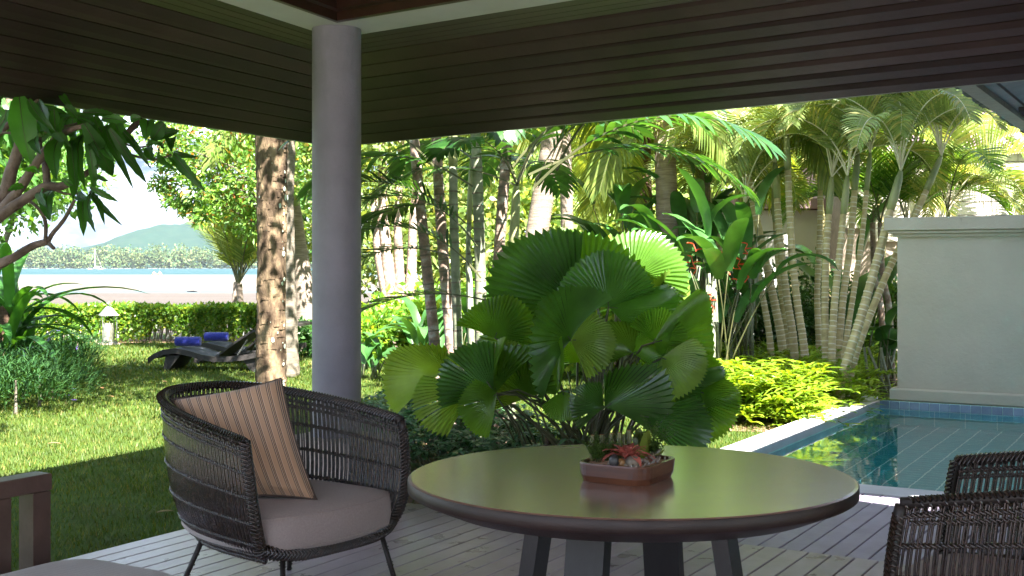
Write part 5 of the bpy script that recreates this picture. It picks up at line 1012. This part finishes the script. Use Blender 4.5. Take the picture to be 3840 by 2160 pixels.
for i, (px, d, lab) in enumerate([(2245, 15.2, 'thin pale trunk in front of the shrubs beside the white wall'), (2225, 15.6, 'thinner pale trunk left of its pair beside the white wall')]):
    b = gx(px, d, GZ); pp = [b, P(px-8, 780, d), P(px-25, 690, d), P(px-30, 560, d)]; palm(b, lab, pp, .045, .035, M['slim'], ARG, 6, 'palm', None, 'slender_palm', seed=150+i)
# ------------------------------------------------------------------ broad leaved plants: heliconia, banana, elephant ear
def paddle(g, off, az, L_, w, up, droop, stalk=.5, m='banana', name='leaf'):
    mb = MB(); d = V((math.cos(az), math.sin(az), 0)); e = up+.25; p = V(off); pts = [p.copy()]
    for k in range(4): p = p+(d*math.cos(e)+UP*math.sin(e))*stalk/4; pts.append(p.copy()); e -= .06
    mb.tube(pts, [.012, .010, .008, .007, .006], 5, 1); ribbonleaf(mb, p, d, L_, w, e, droop, 9, .004, .3, prof=lambda t: math.sin(PI*min(1, .08+.92*t))**.55); return mb.build(name, [M[m], M['petiole']], g, True)
def paddleplant(name, px, d, lab, cat, n, h, L_, w, seed, m='banana', group=None):
    g = empty(name, gx(px, d, GZ), lab, cat, group); rr = random.Random(seed)
    for i in range(n): paddle(g, (rr.uniform(-.15, .15), rr.uniform(-.15, .15), h*rr.uniform(.05, .45)), rr.uniform(0, 2*PI), L_*rr.uniform(.7, 1.1), w*rr.uniform(.8, 1.1), rr.uniform(.9, 1.45), rr.uniform(.9, 1.9), h*rr.uniform(.35, .75), m)
    for i in range(5): MB().tube([(rr.uniform(-.15, .15), rr.uniform(-.15, .15), 0), (rr.uniform(-.2, .2), rr.uniform(-.2, .2), h*.8)], [.022, .014], 6).build('stem', M['slimgreen'], g, True)
    return g
he = []
for i, (px, d, lab, h) in enumerate([(1735, 13.8, 'heliconia with hanging red flowers left of the areca clump', 1.9), (1800, 13.2, 'heliconia whose red zigzag flower hangs beside the yellow stems', 1.8), (1870, 13.8, 'heliconia with red zigzag flowers nearest the areca stems', 1.8), (1690, 15, 'tall heliconia behind the top of the fan palm', 2.2), (1560, 15.5, 'broad-leaved banana-like plant left of the dark palm trunk', 2.1), (1780, 15.6, 'tall broad-leaved plant behind the red flowers', 2.3)]):
    g = paddleplant('heliconia', px, d, lab, 'plant', 17, h, .95, .20, 200+i, group='tall broad-leaved plants'); he.append(g)
def redflower(g, px, py, d, n, l, right):
    c = P(px, py, d)-V(g.location); mb = MB(); pts = [c+V((right*.03*math.sin(k*2), 0, -k*l/n)) for k in range(n+1)]; mb.tube(pts, .006, 4)
    for k in range(n):
        s_ = 1 if k % 2 else -1; ribbonleaf(mb, pts[k], (s_, -.3, 0), .09, .03, .35, .5, 4, 0, .9)
    mb.build('flower', M['redfl'], g)
for a in [(0, 1745, 615, 13.3, 5, .35, 1), (0, 1722, 740, 13.3, 4, .25, 1), (1, 1760, 760, 12.9, 4, .22, 1), (2, 1880, 615, 13.3, 7, .42, -1), (2, 1862, 655, 13.3, 5, .28, -1), (1, 1830, 640, 12.9, 4, .22, 1), (0, 1712, 650, 13.2, 4, .25, 1), (1, 1790, 745, 12.8, 3, .18, -1)]: redflower(he[a[0]], *a[1:])
for i, (px, d, lab, n, h, L_, w) in enumerate([(2212, 13.6, 'elephant-ear plant with upright ribbed leaf beside the wall base', 6, .75, .38, .30), (2150, 15.8, 'broad-leaved plant with long horizontal leaf left of the wall', 8, 1.5, 1.1, .26), (1080, 15, 'strappy broad-leaved plant behind the slim trunks at left', 16, .7, .9, .13), (1180, 15.5, 'wide-leaved green plant behind the middle slim trunks', 14, .8, .8, .2), (930, 16, 'small broad-leaved plant at the lawn edge right of the column', 8, .35, .4, .2), (1330, 14, 'large-leaved plant in shade behind the fan palm', 12, .9, .8, .24)]):
    paddleplant('broad_leaved_plant', px, d, lab, 'plant', n, h, L_, w, 230+i)
# ------------------------------------------------------------------ shrubs and backdrop trees on the right
def shrub(px, d, lab, rx, h, m, n, seed, ls=.09):
    g = empty('garden_shrub', gx(px, d, GZ), lab, 'shrub'); c = V(g.location)+V((0, 0, h*.52)); crown(g, c, (rx, rx*.6, h*.55), n, ls, M[m], seed, 26, .9, 'foliage', .4)
    mb = MB(); rr = random.Random(seed)
    for k in range(7): mb.tube([(rr.uniform(-.3, .3)*rx, 0, 0), (rr.uniform(-.6, .6)*rx, rr.uniform(-.2, .2), h*.7)], [.016, .007], 4)
    mb.build('stems', M['greybark'], g); return g
for i, a in enumerate([(930, 19, 'yellow-green shrub just right of the column at the lawn edge', .8, 1.05, 'hedge', 3800, .1), (1090, 19.5, 'bright green shrub behind the slim trunks, left', 1.3, 1.0, 'hedge', 3500, .13), (1250, 18, 'green shrub behind the slim trunks, middle', 1.4, 1.2, 'hedge', 3500, .13), (1880, 16.6, 'dark small-leaved shrub behind the fern bed, left', 1.1, 1.55, 'dkgreen', 5500, .075), (2000, 17, 'dark small-leaved shrub behind the yellow stems', 1.1, 1.5, 'dkgreen', 5500, .075), (2130, 17.5, 'dark small-leaved shrub right of the yellow stems', 1.0, 1.3, 'dkgreen', 4500, .075), (2230, 16.5, 'mid-green shrub against the left end of the white wall', .9, 1.3, 'green', 4200, .1), (1500, 17, 'green shrub behind the fan palm', 1.8, 1.7, 'hedge', 4500, .14), (1700, 18, 'dense dark shrub behind the red flowers', 1.4, 1.6, 'dkgreen', 5000, .11), (770, 20, 'low dark shrub at the foot of the leaning palms', .7, .55, 'dkgreen', 2200, .09)]):
    shrub(a[0], a[1], a[2], a[3], a[4], a[5], a[6], 300+i, a[7])
for i, (px, d, py, rx, rz_, m, lab) in enumerate([(1000, 27, 560, 2.6, 1.9, 'pale', 'pale yellow-green tree far behind right of the column'), (1180, 29, 520, 2.8, 2.2, 'pale', 'pale tree behind the slender trunks'), (1330, 27, 600, 2.4, 1.5, 'pale', 'low pale tree behind the thick leaning trunk'), (1420, 28, 430, 2.6, 2.0, 'pale', 'green tree high behind the thick leaning trunk'), (1560, 26, 500, 2.4, 2.2, 'pale', 'pale leafy tree behind the dark brown trunk'), (1700, 28, 400, 2.8, 2.4, 'pale', 'bright tree behind the hanging coconut fronds'), (1850, 26, 480, 2.6, 2.4, 'pale', 'green tree behind the heliconias'), (2000, 28, 400, 2.8, 2.6, 'pale', 'pale tree high behind the areca crowns'), (2150, 26, 430, 2.6, 2.0, 'green', 'green tree behind the right of the areca crowns'), (2330, 27, 330, 2.6, 1.8, 'pale', 'pale tree above the stone house'), (1080, 30, 330, 3.0, 1.6, 'pale', 'high green tree under the eave right of the column'), (2480, 30, 250, 3.0, 2.0, 'green', 'green tree behind the stone house roof')]):
    b = gx(px, d, GZ); g = empty('garden_tree', b, lab, 'tree'); c = P(px, py, d); MB().tube([V((0, 0, 0)), V((.1, .1, 1.2)), V((c-b).x*.5, 0, (c-b).z*.7), ] if False else [V((0, 0, 0)), V((.1, .1, 1.2)), c-b], [.16, .12, .06], 8).build('trunk', M['greybark'], g, True); crown(g, c, (rx, rx*.8, rz_), 5000, .2, M[m], 400+i, 34, .9)
# coconut fronds hanging into view under the right eave
hp = empty('coconut_palm', gx(1640, 15, GZ), 'tall coconut palm with long yellow hanging fronds above the fan palm', 'palm'); hpl = V(hp.location)
MB().tube([V((0, 0, 0)), V((.2, 0, 2)), V((.1, 0, 4.6))], [.17, .14, .12], 12).build('trunk', M['cocobark'], hp, True)
for a in [(COC[3], 1620, 190, 15.5, PI*1.0, .85, .2), (COC[1], 1740, 200, 15.5, -1.4, .85, .3), (COC[3], 1840, 200, 16, -.4, .8, .2), (COC[1], 1500, 190, 16.5, PI*.95, .85, .1)]: hang(*a, par=hp)
# ------------------------------------------------------------------ grass blades
def inpoly(x, y, poly):
    c = np.zeros(len(x), bool); n = len(poly)
    for i in range(n):
        (x0, y0), (x1, y1) = poly[i], poly[(i+1) % n]; c ^= ((y0 > y) != (y1 > y)) & (x < (x1-x0)*(y-y0)/(y1-y0+1e-9)+x0)
    return c
r = np.random.default_rng(55); segs = []
for d0, d1, n, h, w in ((3.5, 8, 60000, .030, .006), (8, 12, 70000, .034, .008), (12, 17, 70000, .038, .012), (17, 24, 50000, .045, .02)):
    y = r.uniform(d0, d1, n); x = r.uniform(-.46, .44, n)*y; p = np.stack([x-K.x, y-K.y], 1); a = p@np.array([u.x, u.y]); b = p@np.array([v.x, v.y])
    ok = ~((a < .02) & (b > -.02)) & ~((a > -.1) & (a < 7.4) & (b > 1.42)); x, y = x[ok], y[ok]; n = len(x)
    az = r.uniform(0, 2*PI, n); l = h*r.uniform(.5, 1.4, n); wv = w*r.uniform(.6, 1.3, n); lean = r.uniform(.2, 1.1, n)
    q = np.empty((n, 3, 3)); q[:, 0] = np.stack([x-np.sin(az)*wv/2, y+np.cos(az)*wv/2, np.full(n, GZ)], 1); q[:, 1] = np.stack([x+np.sin(az)*wv/2, y-np.cos(az)*wv/2, np.full(n, GZ)], 1); q[:, 2] = np.stack([x+np.cos(az)*l*lean, y+np.sin(az)*l*lean, GZ+l], 1); segs.append(q.reshape(-1, 3))
tag(put('grass', npmesh('grass', np.concatenate(segs), 3, M['grass'])), 'short green lawn grass across the garden', 'grass', kind='stuff')
